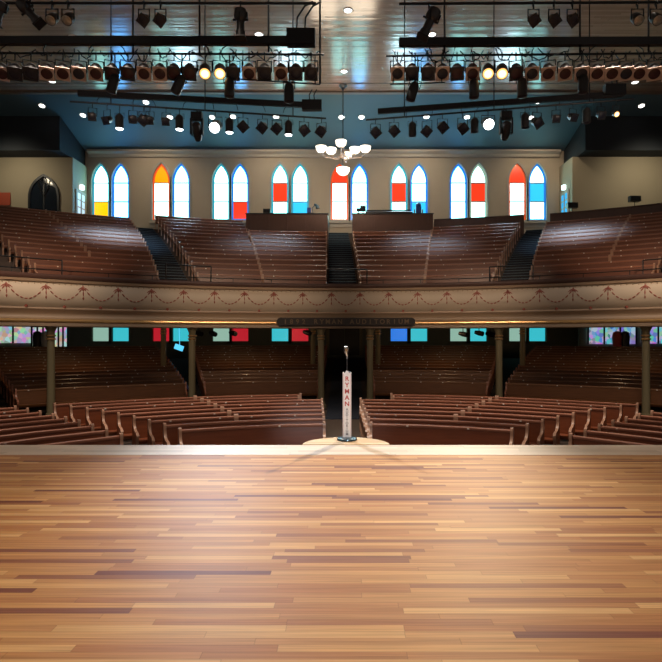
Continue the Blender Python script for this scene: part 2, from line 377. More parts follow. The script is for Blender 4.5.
# windows: a frame, three panes, a glowing strip that paints the window halo
def ring2(outer, inner):
    n = len(outer); return [(i, (i+1) % n, n+(i+1) % n, n+i) for i in range(n)]
def window_upper(i, xc, cols, bcol):
    e = struct(empty('window_%d' % (i+1), (xc, YW, ZB), None, None))
    def band(name, h0, h1, y0, y1, mats, parent):
        A = arch(0, HW-h0, h0, ZS-ZB, ZT-ZB-h0*1.3); B = arch(0, HW-h1, h1, ZS-ZB, ZT-ZB-h1*1.3); n = len(A)
        m = MB(); vs = [(x, y0, z) for x, z in A]+[(x, y0, z) for x, z in B]+[(x, y1, z) for x, z in A]+[(x, y1, z) for x, z in B]
        fs = []
        for k in range(n):
            j = (k+1) % n; fs += [(k, n+k, n+j, j), (k, j, 2*n+j, 2*n+k), (n+k, 3*n+k, 3*n+j, n+j), (2*n+k, 2*n+j, 3*n+j, 3*n+k)]
        m.add(vs, fs); return m.build(name, mats, parent)
    band('casing', -.07, .035, -.05, .10, M['frame'], e)
    band('border_halo', .035, .165, .10, .13, G[bcol], e)
    zs = [0.125, 1.22, 2.42]; H = ZT-ZB
    I = arch(0, HW-.165, .165, ZS-ZB, H-.165*1.3)
    for p in range(3):                       # top, middle, bottom
        col = cols[p]
        if p == 2: poly = [(-HW+.165, .125), (HW-.165, .125), (HW-.165, 1.20), (-HW+.165, 1.20)]
        elif p == 1: poly = [(-HW+.165, 1.24), (HW-.165, 1.24), (HW-.165, 2.40), (-HW+.165, 2.40)]
        else: poly = [(-HW+.165, 2.44), (HW-.165, 2.44)]+I[2:]
        m = MB(); m.prism(poly, .10, .13)
        q = m.build('pane', G[col], e)
        if col in 'royc': q['label'] = {'r': 'red', 'o': 'orange', 'y': 'amber', 'c': 'cyan blue'}[col]+' glass pane'
    m = MB(); m.box(-HW+.165, HW-.165, .06, .14, 1.185, 1.255); m.box(-HW+.165, HW-.165, .06, .14, 2.385, 2.455); m.build('glazing_bar', M['frame'], e)
for i, (x, (px, c, b)) in enumerate(zip(WX, WPX)): window_upper(i, x, c, b)
LOWC = {0: 'lg', 1: 'lc', 2: 'lr', 3: 'lc', 4: 'lg', 5: 'lr', 6: 'lc', 7: 'lr', 10: 'lb', 11: 'lc', 12: 'lg', 13: 'lc', 14: 'lg', 15: 'lc'}
for i, c in LOWC.items():
    e = struct(empty('window_%d' % (i+17), (WX[i], YW, LOWZ0), None, None)); h = LOWZ1-LOWZ0
    m = MB(); m.box(-HW, HW, .15, .18, .0, h); m.build('pane', G[c], e)
    m = MB(); m.box(-HW-.06, -HW+.07, -.04, .2, -.02, h); m.box(HW-.07, HW+.06, -.04, .2, -.02, h); m.box(-HW-.15, HW+.15, -.12, .14, -.16, -.02); m.build('window_frame', M['wall_low'], e)
for i in range(0, 16, 2):     # sills under each pair upstairs
    m = MB(); m.box(WX[i]-.72, WX[i+1]+.72, YW-.16, YW, ZB-.18, ZB-.07); m.box(WX[i]-.66, WX[i+1]+.66, YW-.05, YW, ZB-.42, ZB-.18)
    struct(m.build('trim_%d' % (4+i//2), M['trim']))
# side walls at the back of the gallery
XL, XR = -16.5, 13.62
ZH = EYE+10.9
m = MB(); m.box(-30, XL, 32.6, 32.8, zk(10), ZH); m.box(XL-.2, XL, 32.8, YW, zk(10), ZH)
struct(m.build('wall_left', M['wall_side']))
m = MB(); m.box(XR, 30, 32.5, 32.7, zk(8), ZH); m.box(XR, XR+.2, 32.7, YW, zk(8), ZH)
struct(m.build('wall_right', M['wall_side']))
m = MB(); m.box(-30, XL-.15, 31.4, 34.5, ZH+.02, ZC-.6); struct(m.build('wall_left_recess_shade', M['cove_dark']))  # solid dark block standing in for the shaded recess above the wall
m = MB(); m.box(XR+.3, 30, 31.4, 34.5, ZH+.02, ZC-.6); struct(m.build('wall_right_recess_shade', M['cove_dark']))
for nm, x in (('wall_left_far', -26), ('wall_right_far', 26)):
    m = MB(); m.box(min(x, x*1.02), max(x, x*1.02), 8, 35, 0, ZC); struct(m.build(nm, M['wall_side']))

# ------------------------------------------------------------ balcony front
bf = empty('balcony_parapet', pol(16.9, 0, EYE+.38), 'long curved cream balcony front with painted red festoons and a gilt lower moulding', 'balcony')
inv = Matrix.Translation(-Vector(pol(16.9, 0, EYE+.38)))
TH = R(62)
def bpart(name, prof, mt, n=120, smooth=True):
    m = MB(); m.T = inv; ring(m, [(16.9+a, EYE+b) for a, b in prof], -TH, TH, n, smooth=smooth); return m.build(name, mt, bf)
bpart('capping_rail', [(-.14, 1.98), (-.17, 2.02), (-.17, 2.10), (-.12, 2.15), (.20, 2.15), (.20, 1.98)], M['dark_wood'])
bpart('crown_moulding', [(-.06, 1.86), (-.11, 1.89), (-.13, 1.975), (.15, 1.975), (.15, 1.86)], M['tan'])
bulge = [(-.03, 1.858), (-.09, 1.80), (-.15, 1.68), (-.18, 1.52), (-.18, 1.38), (-.15, 1.24), (-.09, 1.12), (-.02, 1.04)]
bpart('painted_panel', bulge+[(.12, 1.04), (.12, 1.858)], M['cream'])
bpart('lower_cove', [(-.045, 1.038), (-.06, .98), (.0, .92), (.045, .82), (.04, .74), (-.02, .67), (-.09, .65), (.12, .65), (.12, 1.038)], M['tan'])
bpart('gilt_moulding', [(-.09, .648), (-.135, .62), (-.145, .58), (-.12, .535), (-.08, .52), (.12, .52), (.12, .648)], M['gold'])
bpart('lip', [(-.08, .518), (-.11, .50), (-.115, .40), (-.07, .37), (.15, .37), (.15, .518)], M['tan'])
def bz(t):            # a point on the bulging panel at height t
    for (a, z0), (b, z1) in zip(bulge, bulge[1:]):
        if z1 <= t <= z0: return a+(b-a)*(z0-t)/(z0-z1)
    return bulge[-1][0]
def onp(th, z, off=.004): return tuple(inv @ Vector(pol(16.9+bz(z)-off, th, EYE+z)))
STEP = R(3.86)
for k in range(-14, 15):
    th = (k+.49)*STEP
    m = MB()                                # leaves of the swag, thicker to the middle
    for q in range(9):
        a, b = q/9, (q+.72)/9
        zz = lambda u: 1.76-.46*(1-(2*u-1)**2)
        m.tube([onp(th+STEP*a, zz(a)), onp(th+STEP*(a+b)/2, zz((a+b)/2)), onp(th+STEP*b, zz(b))], [.012, .027, .012], 6)
    m.build('festoon', M['red_paint'], bf)
    m = MB()
    m.tube([onp(th, 1.80), onp(th, 1.70), onp(th, 1.62)], [.02, .045, .02], 6)
    m.tube([onp(th, 1.60), onp(th, 1.52), onp(th, 1.44)], [.012, .022, .010], 6)
    m.tube([onp(th, 1.42), onp(th, 1.37), onp(th, 1.31)], [.010, .028, .008], 6)
    for s in (-1, 1): m.tube([onp(th, 1.76), onp(th+s*.006, 1.70), onp(th+s*.010, 1.64)], [.018, .022, .006], 6)
    m.build('tassel', M['red_paint'], bf)
    m = MB(); c = Vector(onp(th+STEP/2, 1.07, .01)); m.tube([c+Vector((0, .03, 0)), c+Vector((0, -.03, 0))], .05, 10); m.build('stud', M['red_paint'], bf)
# row of little dentils under the crown
m = MB()
for q in range(int(2*TH/R(.62))):
    th = -TH+q*R(.62); c = Vector(onp(th, 1.815, .008)); m.tube([c+Vector((0, .01, -.02)), c+Vector((0, -.012, .02))], .018, 5)
m.build('bead_row', M['tan'], bf)
# black safety rail on the capping
sr = empty('safety_rail', pol(16.9, 0, EYE+2.15), 'low black metal safety rail running along the top of the balcony front', 'railing')
inv2 = Matrix.Translation(-Vector(pol(16.9, 0, EYE+2.15)))
m = MB(); m.T = inv2; m.tube([pol(16.9, lerp(-TH, TH, i/100), EYE+2.30) for i in range(101)], .018, 6); m.build('top_rail', M['black'], sr)
for i in range(-11, 12):
    m = MB(); m.T = inv2; m.tube([pol(16.9, i*R(5), EYE+2.15), pol(16.9, i*R(5), EYE+2.30)], .014, 6); m.build('rail_post', M['black'], sr)
# taller guard rails at the foot of each balcony stair
def guard(px0, px1, y, lab, posts):
    t0, t1 = th_at(px0, 16.95), th_at(px1, 16.95); base = Vector(pol(16.95, (t0+t1)/2, EYE+2.15)); iv = Matrix.Translation(-base)
    Yc = pol(16.95, (t0+t1)/2)[1]; z = EYE+(PY-y)/F*Yc
    e = empty('guard_rail', base, lab, 'railing', 'black guard rails at the balcony stairs')
    m = MB(); m.T = iv; m.tube([pol(16.95, lerp(t0, t1, i/8), z) for i in range(9)], .022, 8); m.build('top_rail', M['black'], e)
    for q in posts:
        m = MB(); m.T = iv; t = lerp(t0, t1, q); m.tube([pol(16.95, t, EYE+2.15), pol(16.95, t, z)], .022, 8); m.build('rail_post', M['black'], e)
guard(-30, 62, 257, 'black guard rail at the foot of the far left balcony stair', (0, 1))
guard(166, 211, 265.5, 'black guard rail below the balcony stair near the amber windows', (0, 1))
guard(327, 367, 269.5, 'black guard rail below the central balcony stair between the two booths', (0, 1))
guard(489.5, 533, 266, 'black guard rail at the foot of the balcony stair right of the booths', (0, 1))
guard(643, 700, 258, 'black guard rail at the far right end of the balcony', (0, 1))
# sign board
sg = empty('balcony_sign', (0, CY+16.9-.30, EYE+.60), 'long dark sign board with rounded ends and small gilt capitals on the balcony front', 'sign')
m = MB(); n = 60; t0, t1 = th_at(281, 16.7), th_at(411, 16.7); iv = Matrix.Translation(-Vector(sg.location))
m.T = iv
ring(m, [(16.70, EYE+.47), (16.66, EYE+.49), (16.66, EYE+.78), (16.70, EYE+.80), (16.78, EYE+.80), (16.78, EYE+.47)], t0, t1, 40)
for t in (t0, t1):
    c = Vector(pol(16.72, t, EYE+.635)); d = Vector((math.sin(t), math.cos(t), 0))
    m.tube([c-d*.06, c+d*.06], .165, 20)
m.build('board', M['sign_black'], sg)
def text(s, size, mt, name, parent, M4, extr=.004, font=None):
    cu = bpy.data.curves.new(name, 'FONT'); cu.body = s; cu.size = size; cu.extrude = extr; cu.offset = size*.025; cu.align_x = 'CENTER'; cu.align_y = 'CENTER'
    tmp = bpy.data.objects.new(name, cu); COL.objects.link(tmp)
    dg = bpy.context.evaluated_depsgraph_get(); me = bpy.data.meshes.new_from_object(tmp.evaluated_get(dg))
    bpy.data.objects.remove(tmp); bpy.data.curves.remove(cu)
    me.transform(M4); me.materials.clear(); me.materials.append(mt)
    o = bpy.data.objects.new(name, me); COL.objects.link(o)
    if parent: o.parent = parent
    return o
word = '1892 RYMAN AUDITORIUM'
for i, ch in enumerate(word):
    if ch == ' ': continue
    t = lerp(t0, t1, (i+.7)/(len(word)+.4)); c = iv @ Vector(pol(16.652, t, EYE+.635))
    text(ch, .25, M['gold_letter'], 'letter', sg, Matrix.Translation(c) @ Matrix.Rotation(-t, 4, 'Z') @ Matrix.Rotation(math.pi/2, 4, 'X'))

# ------------------------------------------------------------ columns
def column(px, r, ztop, zbase, lab, rad=.125):
    t = th_at(px, r); x, y, _ = pol(r, t)
    e = empty('column', (x, y, zbase), lab, 'column', 'cast columns under the balcony')
    H = ztop-zbase
    m = MB(); m.lathe([(rad*1.7, 0), (rad*1.7, .12), (rad*1.35, .16), (rad*1.25, .24)], 20); m.build('base', M['olive'], e)
    m = MB(); m.lathe([(rad*1.05, .24), (rad, 1.0), (rad*.96, H-.50)], 20); m.build('shaft', M['olive'], e)
    m = MB()
    for z in (H-.50, H-.38): m.lathe([(rad*1.0, z), (rad*1.28, z+.02), (rad*1.28, z+.045), (rad*1.0, z+.065)], 20)
    m.build('ring', M['gold_ring'], e)
    m = MB(); m.lathe([(rad*.97, H-.50), (rad*.97, H-.22), (rad*1.25, H-.14), (rad*1.5, H-.08), (rad*1.5, H)], 20); m.build('capital', M['olive'], e)
for px, lab in ((51, 'olive column at the far left beside the lobby window'), (192, 'olive column between the left aisle and the left stalls'), (321, 'olive column on the left of the central doorway'),
                (370, 'olive column on the right of the central doorway'), (499, 'olive column beside the right aisle under the balcony front'), (646, 'olive column at the far right in front of the lobby display')):
    column(px, 17.1, EYE+.43, .0, lab+', balcony front line')
for px, lab in ((163.5, 'slimmer olive column set back under the balcony beside the red lower window'), (313, 'slimmer olive column set back behind the left stalls by the doorway'),
                (378, 'slimmer olive column set back behind the right stalls by the doorway'), (522.5, 'slimmer olive column set back under the balcony near the right aisle')):
    column(px, 22.4, EYE+.68, .6, lab)

# ------------------------------------------------------------ pews
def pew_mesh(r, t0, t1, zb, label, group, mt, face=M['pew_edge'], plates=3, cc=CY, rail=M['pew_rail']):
    t0 += .022/r; t1 -= .022/r
    tm = (t0+t1)/2; base = Vector(pol(r, tm, zb, cc)); iv = Matrix.Translation(-base)
    e = empty('pew', base, label, 'pew', group)
    ln = (t1-t0)*r; n = max(2, int(ln/1.0))
    H = .92
    def swp(name, prof, m_, sm=False):
        m = MB(); m.T = iv; ring(m, [(r-d, zb+z) for d, z in prof], t0+.03/r, t1-.03/r, n, smooth=sm, cc=cc); return m.build(name, m_, e)
    swp('backrest', [(.105, .44), (.04, .86), (.012, .86), (.07, .40)], mt)
    swp('top_rail', [(.052, .855), (.060, .88), (.055, .905), (.035, .92), (.01, .92), (-.008, .90), (-.008, .865), (.01, .855)], rail)
    swp('seat', [(.08, .40), (.08, .43), (.47, .455), (.50, .44), (.50, .40), (.46, .34), (.44, .34), (.44, .40)], mt)
    prof = [(-.03, 0), (-.03, .80), (-.045, .88), (-.03, .945), (.02, .965), (.07, .95), (.095, .90), (.085, .84), (.10, .76), (.15, .68), (.24, .63), (.36, .62), (.46, .60), (.515, .55), (.52, .48), (.48, .42), (.45, .34), (.46, .22), (.50, .10), (.50, 0)]
    k = len(prof)
    for t in (t0, t1):
        m = MB(); m.T = iv; w = .03
        vs = []
        for s in (-1, 1):
            for d, z in prof: x, y, _ = pol(r-d, t, 0, cc); vs.append((x+s*w*math.cos(t), y-s*w*math.sin(t), zb+z))
        m.add(vs, [tuple(range(k))[::-1], tuple(range(k, 2*k))], 0)
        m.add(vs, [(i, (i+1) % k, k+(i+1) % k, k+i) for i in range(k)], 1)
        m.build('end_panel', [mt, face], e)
    for q in range(plates):
        t = lerp(t0, t1, (q+.5+random.uniform(-.2, .2))/plates)
        x, y, _ = pol(r-.060, t, 0, cc); c = Vector((x, y, zb+.885))
        m = MB(); m.T = iv @ Matrix.Translation(c) @ Matrix.Rotation(-t, 4, 'Z'); m.box(-.022, .022, -.012, .004, -.016, .016); m.build('seat_number_plate', M['plate'], e)
    return e
def nplates(r, t0, t1): return max(2, min(6, int((t1-t0)*r/1.05)))
def side(s, a, b):      # mirror a pair of angles
    return (a, b) if s < 0 else (-b, -a)
for s, sn in ((-1, 'left'), (1, 'right')):
    for i in range(9):
        r = 7.33+.78*i
        inner = -math.asin(((lerp(.46, .72, i/6) if s < 0 else lerp(.53, .43, i/6)) if i < 7 else 1.5)/r)
        split = R(lerp(-17.4, -20.7, (r-8.83)/(13.36-8.83))); outer = R(lerp(-27.9, -37.0, (r-7.3)/(13.1-7.3)))
        fo = R(lerp(-36.8, -42.0, (r-7.7)/6.3))
        g = 'pews on the flat floor in front of the stage'
        row = ORD[i]+' row from the stage'
        if i < 2:
            a, b = side(s, outer, inner); pew_mesh(r, a, b, 0, f'long red-brown pew, {row}, {sn} of the centre aisle', g, M['pew'], plates=nplates(r, a, b))
        else:
            a, b = side(s, split, inner); pew_mesh(r, a, b, 0, f'red-brown pew, {row}, beside the centre aisle on its {sn}', g, M['pew'], plates=nplates(r, a, b))
            a, b = side(s, outer, split); pew_mesh(r, a, b, 0, f'red-brown pew with curved end, {row}, outer half of the {sn} block', g, M['pew'], plates=nplates(r, a, b))
        a, b = side(s, R(-60), fo); pew_mesh(r, a, b, 0, f'red-brown pew, {row}, far {sn} block beyond the diagonal aisle', g, M['pew'], plates=nplates(r, a, b))
    for j in range(14):
        r = 17.75+.78*j; z = .02+max(0, .130*(r-17.0)); g = 'pews under the balcony'; row = ORD[j]+' row back'
        if j < 14:
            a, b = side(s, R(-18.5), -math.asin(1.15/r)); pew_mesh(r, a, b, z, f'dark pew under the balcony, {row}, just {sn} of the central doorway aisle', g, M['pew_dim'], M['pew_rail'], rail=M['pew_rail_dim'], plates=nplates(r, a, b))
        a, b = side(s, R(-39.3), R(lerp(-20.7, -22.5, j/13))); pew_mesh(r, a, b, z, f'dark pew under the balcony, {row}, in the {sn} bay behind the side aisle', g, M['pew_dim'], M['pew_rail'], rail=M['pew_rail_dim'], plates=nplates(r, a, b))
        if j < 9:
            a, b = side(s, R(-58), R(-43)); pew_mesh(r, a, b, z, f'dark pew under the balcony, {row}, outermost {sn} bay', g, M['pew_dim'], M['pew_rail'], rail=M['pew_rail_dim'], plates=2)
for k in range(15):
    z = zk(k)+.002; g = 'pews on the balcony'; row = ORD[k]+' row up the balcony'; kk = min(k, 7.5)
    def pw(l0, l1, sec, txt):
        a = th_at(lerp(*LINES[l0], (kk if l0 == 'A' else k)/14), rk(k, sec), cck(k)); b = th_at(lerp(*LINES[l1], (kk if l1 == 'k' else k)/14), rk(k, sec), cck(k))
        pew_mesh(rk(k, sec), a, b, z, txt, g, M['pew_far'], plates=nplates(rk(k, sec), a, b), cc=cck(k), rail=M['pew_rail'])
    if k < 3: pw('A', 'b', 'far', f'long brown pew, {row}, left of the stair below the amber windows')
    else:
        pw('A', 'a', 'far', f'brown pew, {row}, outermost block at the far left')
        pw('a', 'b', 'far', f'brown pew, {row}, between the far left block and the left stair')
    pw('c', 'd', 'left', f'brown pew, {row}, immediately right of the left stair')
    if k < 11:
        pw('d', 'e', 'mid', f'brown pew, {row}, below the left control booth')
        pw('f', 'g', 'mid', f'brown pew, {row}, below the right control booth')
    if k < 13:
        pw('g', 'h', 'right', f'brown pew, {row}, between the right control booth and the right stair')
        if k < 2: pw('i', 'k', 'farR', f'long brown pew, {row}, right of the right stair')
        else:
            pw('i', 'j', 'farR', f'brown pew, {row}, immediately right of the right stair')
            pw('j', 'k', 'farR', f'brown pew, {row}, outermost block at the far right')
# dark partitions behind the last rows on the right
for a, b, sec, lab in ((bl(434, 434, 13, 'right'), bl(524, 524, 13, 'right'), 'right', 'dark wooden partition behind the last balcony row, booth side of the right stair'), (bl(550, 550, 13, 'farR'), bl(735, 735, 13, 'farR'), 'farR', 'long dark wooden partition behind the last balcony row at the far right')):
    m = MB(); r = rk(13, sec); base = Vector(pol(r, (a+b)/2, zk(13), cck(13))); m.T = Matrix.Translation(-base)
    ring(m, [(r-.04, zk(13)), (r-.04, EYE+7.08), (r-.08, EYE+7.10), (r-.08, EYE+7.15), (r+.06, EYE+7.15), (r+.06, EYE+7.10), (r+.03, EYE+7.08), (r+.03, zk(13))], a, b, 24, cc=cck(13))
    tag(m.build('partition', M['dark_wood'], None, base), lab, 'partition', 'balcony rear partitions')

# aisle stairs with half steps
def stair(pa0, pa14, pb0, pb14, sec, lab, kmax=15):
    base = Vector(pol(rk(0), (bl(pa0, pa14, 0)+bl(pb0, pb14, 0))/2, zk(0))); e = empty('balcony_stair', base, lab, 'stairs', 'carpeted balcony stairs')
    m = MB(); m.T = Matrix.Translation(-base); nn = MB(); nn.T = m.T
    for q in range(2*kmax-1):
        k = q/2; z = EYE+1.63+.165*q+.015; pit = PITCH[sec]; cc = cck(k); r0 = rk(k, sec)-.62-.02
        if q == 0: r0 = 17.15
        ta, tb = bl(pa0, pa14, k, sec)+.05/rk(k), bl(pb0, pb14, k, sec)-.05/rk(k)
        ring(m, [(r0, z-.19), (r0, z), (r0+.62, z), (r0+.62, z-.19)], ta, tb, 2, cc=cc)
        ring(nn, [(r0-.012, z-.02), (r0-.012, z+.006), (r0+.02, z+.006), (r0+.02, z-.02)], ta, tb, 2, cc=cc)
    m.build('steps', M['carpet'], e); nn.build('nosings', M['nosing'], e)
stair(159, 131, 195, 154, 'left', 'dark blue carpeted balcony stair climbing between the amber and orange topped windows')
stair(328, 327.5, 359, 349, 'mid', 'dark carpeted balcony stair in the centre between the two control booths')
stair(495, 525, 529, 548, 'right', 'dark blue carpeted balcony stair right of the right control booth')
# centre aisle carpet downstairs
m = MB(); m.T = Matrix.Identity(4)
vs = []
for yy, hw in ((18.6, .70), (19.9, .72), (21.6, .72), (33.0, .72)):
    z = max(0, .130*(yy-CY-17.0))+.03
    vs += [(-hw, yy, z), (hw, yy, z), (-hw, yy, z-.03), (hw, yy, z-.03)]
fs = []
for i in range(3):
    a = i*4; fs += [(a, a+1, a+5, a+4), (a+2, a+6, a+7, a+3), (a, a+4, a+6, a+2), (a+1, a+3, a+7, a+5)]
m.add(vs, fs+[(0, 2, 3, 1), (12, 13, 15, 14)]); tag(m.build('aisle_carpet', M['carpet']), 'dark blue carpet runner in the centre aisle leading to the rear doors', 'carpet')

# ------------------------------------------------------------ control booths
def booth(px0, px1, lab):
    Y = 31.0; x0, x1 = (px0-PX)/F*Y, (px1-PX)/F*Y; z0 = zk(11); zt = EYE+(PY-214)/F*Y
    e = empty('control_booth', ((x0+x1)/2, Y, z0), lab, 'control booth', 'control booths at the back of the balcony'); hw = (x1-x0)/2; h = zt-z0
    m = MB(); m.box(-hw, hw, 0, .06, -.5, h); m.box(-hw, -hw+.06, .06, 2.6, -.5, h); m.box(hw-.06, hw, .06, 2.6, -.5, h); m.build('panel', M['dark_wood'], e)
    m = MB(); m.box(-hw-.04, hw+.04, -.04, .30, h, h+.05); m.build('ledge', M['black2'], e)
    m = MB()
    for i in range(5): x = -hw+.25+i*(2*hw-.5)/4; m.box(x-.03, x+.03, -.015, 0, -.3, h-.06)
    m.build('batten', M['dark_wood'], e)
    return zt+.05
zb = booth(246, 328, 'dark brown wooden control booth front left of the central balcony stair')
booth(352.5, 433, 'dark brown wooden control booth front right of the central balcony stair')
def on_booth(px, Y=31.15): return Vector(((px-PX)/F*Y, Y, zb))
def prop(name, px, lab, cat, fn):
    e = empty(name, on_booth(px), lab, cat); fn(e); return e
def eq_box(w, d, h, mt=None):
    def fn(e):
        m = MB(); m.box(-w/2, w/2, -d/2, d/2, 0, h); m.build('case', M['black2'], e)
        m = MB(); m.box(-w*.42, w*.42, -d/2-.012, -d/2, h*.2, h*.8); m.build('face_plate', mt or M['black'], e)
    return fn
prop('equipment_case', 267, 'small black equipment case on the ledge of the left booth', 'equipment', eq_box(.42, .28, .26))
def desk_lamp(e):
    m = MB(); m.lathe([(.14, 0), (.14, .03), (.05, .05)], 12); m.build('base', M['black2'], e)
    m = MB(); m.tube([(0, 0, .04), (-.05, 0, .32), (.14, 0, .52)], .022, 6); m.build('arm', M['nosing'], e)
    m = MB(); m.tube([(.08, 0, .56), (.22, 0, .46), (.28, 0, .30)], [.05, .09, .12], 10); m.build('lamp_shade', M['nosing'], e)
    m = MB(); m.box(-.34, -.12, -.06, .06, .05, .34); m.tube([(-.23, 0, 0), (-.23, 0, .06)], .03, 6); m.build('screen', M['blue_rail'], e)
prop('desk_lamp', 313, 'blue-lit desk lamp and small screen at the inner end of the left booth', 'lamp', desk_lamp)
def monitor(w, h):
    def fn(e):
        m = MB(); m.lathe([(.12, 0), (.12, .03), (.03, .05), (.03, .15)], 12); m.build('stand', M['black2'], e)
        m = MB(); m.box(-w/2, w/2, -.03, .03, .12, .12+h); m.build('housing', M['black2'], e)
        m = MB(); m.box(-w/2+.03, w/2-.03, -.036, -.03, .15, .09+h); m.build('screen', M['glass_dark'], e)
    return fn
prop('monitor', 363, 'black monitor standing at the inner end of the right booth', 'monitor', monitor(.34, .36))
prop('monitor', 358.5, 'small pale blue monitor beside the black one on the right booth', 'monitor', monitor(.24, .20))
def console(e):
    m = MB(); m.add([(-1.35, -.12, 0), (1.35, -.12, 0), (1.35, .45, 0), (-1.35, .45, 0), (-1.35, -.12, .10), (1.35, -.12, .10), (1.35, .45, .26), (-1.35, .45, .26)],
        [(3, 2, 1, 0), (4, 5, 6, 7), (0, 1, 5, 4), (1, 2, 6, 5), (2, 3, 7, 6), (3, 0, 4, 7)]); m.build('console_body', M['black2'], e)
    m = MB(); m.box(-1.3, 1.3, .36, .44, .26, .31); m.build('meter_bridge', M['black'], e)
prop('mixing_console', 389, 'long low black mixing console along the ledge of the right booth', 'mixing desk', console)
def chairback(e):
    m = MB(); m.box(-.16, .16, -.05, .05, 0, .42); m.lathe([(.10, .40), (.16, .46), (.14, .56), (.06, .62)], 12); m.build('backrest', M['blue_rail'], e)
    m = MB(); m.box(-.26, -.2, -.04, .2, .05, .25); m.box(.2, .26, -.04, .2, .05, .25); m.build('armrest', M['black2'], e)
prop('office_chair', 418.5, 'dark blue high-backed chair at the outer end of the right booth', 'chair', chairback)
def tealspot(e):
    m = MB(); m.tube([(0, 0, .1), (0, -.05, 0), (0, -.22, -.12)], [.10, .13, .11], 10); m.build('housing', M['nosing'], e)
    m = MB(); m.tube([(0, .02, 0), (0, .02, .22)], .02, 6); m.build('bracket', M['black'], e)
e = empty('spotlight', P(387.5, 234, 30.9), 'small blue-lit spotlight fixed to the face of the right booth', 'spotlight'); tealspot(e)

# ------------------------------------------------------------ doors, signs at the back
def gothic_door():
    xc = (44.5-PX)/F*32.6; zb_ = EYE+(PY-222)/F*32.6; zt = EYE+(PY-174.5)/F*32.6; hw = 15.5/F*32.6
    e = struct(empty('door_1', (xc, 32.6, zb_), None, None)); H = zt-zb_; zs = H*.52
    def band(nm, h0, h1, y0, y1, mt):
        A = arch(0, hw-h0, 0, zs, H-h0*1.3, 9); B = arch(0, hw-h1, .0, zs, H-h1*1.3, 9); n = len(A); m = MB()
        vs = [(x, y0, z) for x, z in A]+[(x, y0, z) for x, z in B]+[(x, y1, z) for x, z in A]+[(x, y1, z) for x, z in B]; fs = []
        for k in range(n):
            j = (k+1) % n; fs += [(k, n+k, n+j, j), (k, j, 2*n+j, 2*n+k), (n+k, 3*n+k, 3*n+j, n+j)]
        m.add(vs, fs); return m.build(nm, mt, e)
    band('door_frame', 0, .12, -.12, 0, M['black'])
    m = MB(); m.prism(arch(0, hw-.12, 0, zs, H-.16, 9), -.05, -.01); m.build('glass', M['glass_dark'], e)
    m = MB(); m.box(-.04, .04, -.09, -.02, 0, H*.80)
    for s in (-1, 1): m.tube([(s*.0, -.07, H*.52), (s*hw*.30, -.07, H*.72), (s*hw*.38, -.07, H*.86)], .04, 6); m.tube([(0, -.07, H*.78), (s*hw*.2, -.07, H*.86), (0, -.07, H*.96)], .035, 6)
    m.build('tracery', M['black'], e)
gothic_door()
# doorways in the two short return walls
for nm, x, s, mt, lab in (('door_2', XL, 1, M['door_glow'], ''), ('door_3', XR, -1, M['door_glow_blue'], '')):
    z0 = zk(14); e = struct(empty(nm, (x+s*.0, 33.55, z0), None, None)); H = 2.75
    a, b = sorted((s*.01, s*.06))
    m = MB(); m.box(a, b, -.62, -.52, 0, H+.1); m.box(a, b, .52, .62, 0, H+.1); m.box(a, b, -.52, .52, H, H+.1); m.build('door_frame', M['trim'], e)
    for q in (-1, 1):
        m = MB(); y0, y1 = sorted((q*.03, q*.50)); m.box(a, a+.04, y0, y1, 0, H); d = m.build('door_leaf', M['trim'], e)
        m = MB()
        for zz in (.5, .95, 1.4, 1.85, 2.3): m.box(a-.008, a+.048, y0+.07, y1-.07, zz, zz+.38)
        m.build('glass', mt, d)
    m = MB(); m.box(-.09+s*.1, .09+s*.1, -.12, .12, H+.22, H+.48); o = m.build('exit_sign', M['sconce'], None, (x, 33.55, z0))
    tag(o, 'bright white lit sign above the door in the left return wall' if s > 0 else 'bright cyan lit sign above the door in the right return wall', 'sign')
m = MB(); m.box(-.45, .45, -.03, 0, -.38, .38); tag(m.build('poster', M['orange_sign'], None, P(3, 199, 32.5)), 'orange-red poster on the wall left of the pointed dark doorway', 'poster')
# small speakers on stands behind the right partition
for px, py, lab in ((572, 205.5, 'small black box speaker above the partition beside the cyan lit door'), (634.5, 199, 'small black box speaker above the partition against the plain right wall')):
    Yq = 31.5 if px < 600 else 30.3; p = P(px, py, Yq); e = empty('speaker', (p.x, p.y, zk(13)), lab, 'speaker', 'small speakers behind the right partition'); h = p.z-zk(13)
    m = MB(); m.box(-.30, .30, -.14, .14, h-.15, h+.15); m.build('cabinet', M['black2'], e)
    m = MB(); m.box(-.27, .27, -.152, -.14, h-.12, h+.12); m.build('grille', M['black'], e)
    m = MB(); m.tube([(0, 0, 0), (0, 0, h-.15)], .02, 6); m.lathe([(.15, 0), (.15, .02), (.02, .03)], 10); m.build('stand', M['black'], e)
# centre rear door downstairs
e = struct(empty('door_4', (-.1, YW, 1.7), None, None))
for s in (-1, 1):
    m = MB(); x0, x1 = sorted((s*.02, s*.95)); m.box(x0, x1, -.06, -.01, 0, 2.0); d = m.build('door_leaf', M['door_dark'], e)
    for zz in (.25, 1.1): m = MB(); m.box(x0+.15, x1-.15, -.09, -.06, zz, zz+.7); m.build('panel', M['door_dark'], d)
m = MB(); m.box(-1.15, -.97, -.12, -.01, 0, 2.2); m.box(.97, 1.15, -.12, -.01, 0, 2.2); m.box(-1.15, 1.15, -.13, -.01, 2.02, 2.2); m.build('door_frame', M['olive'], e)
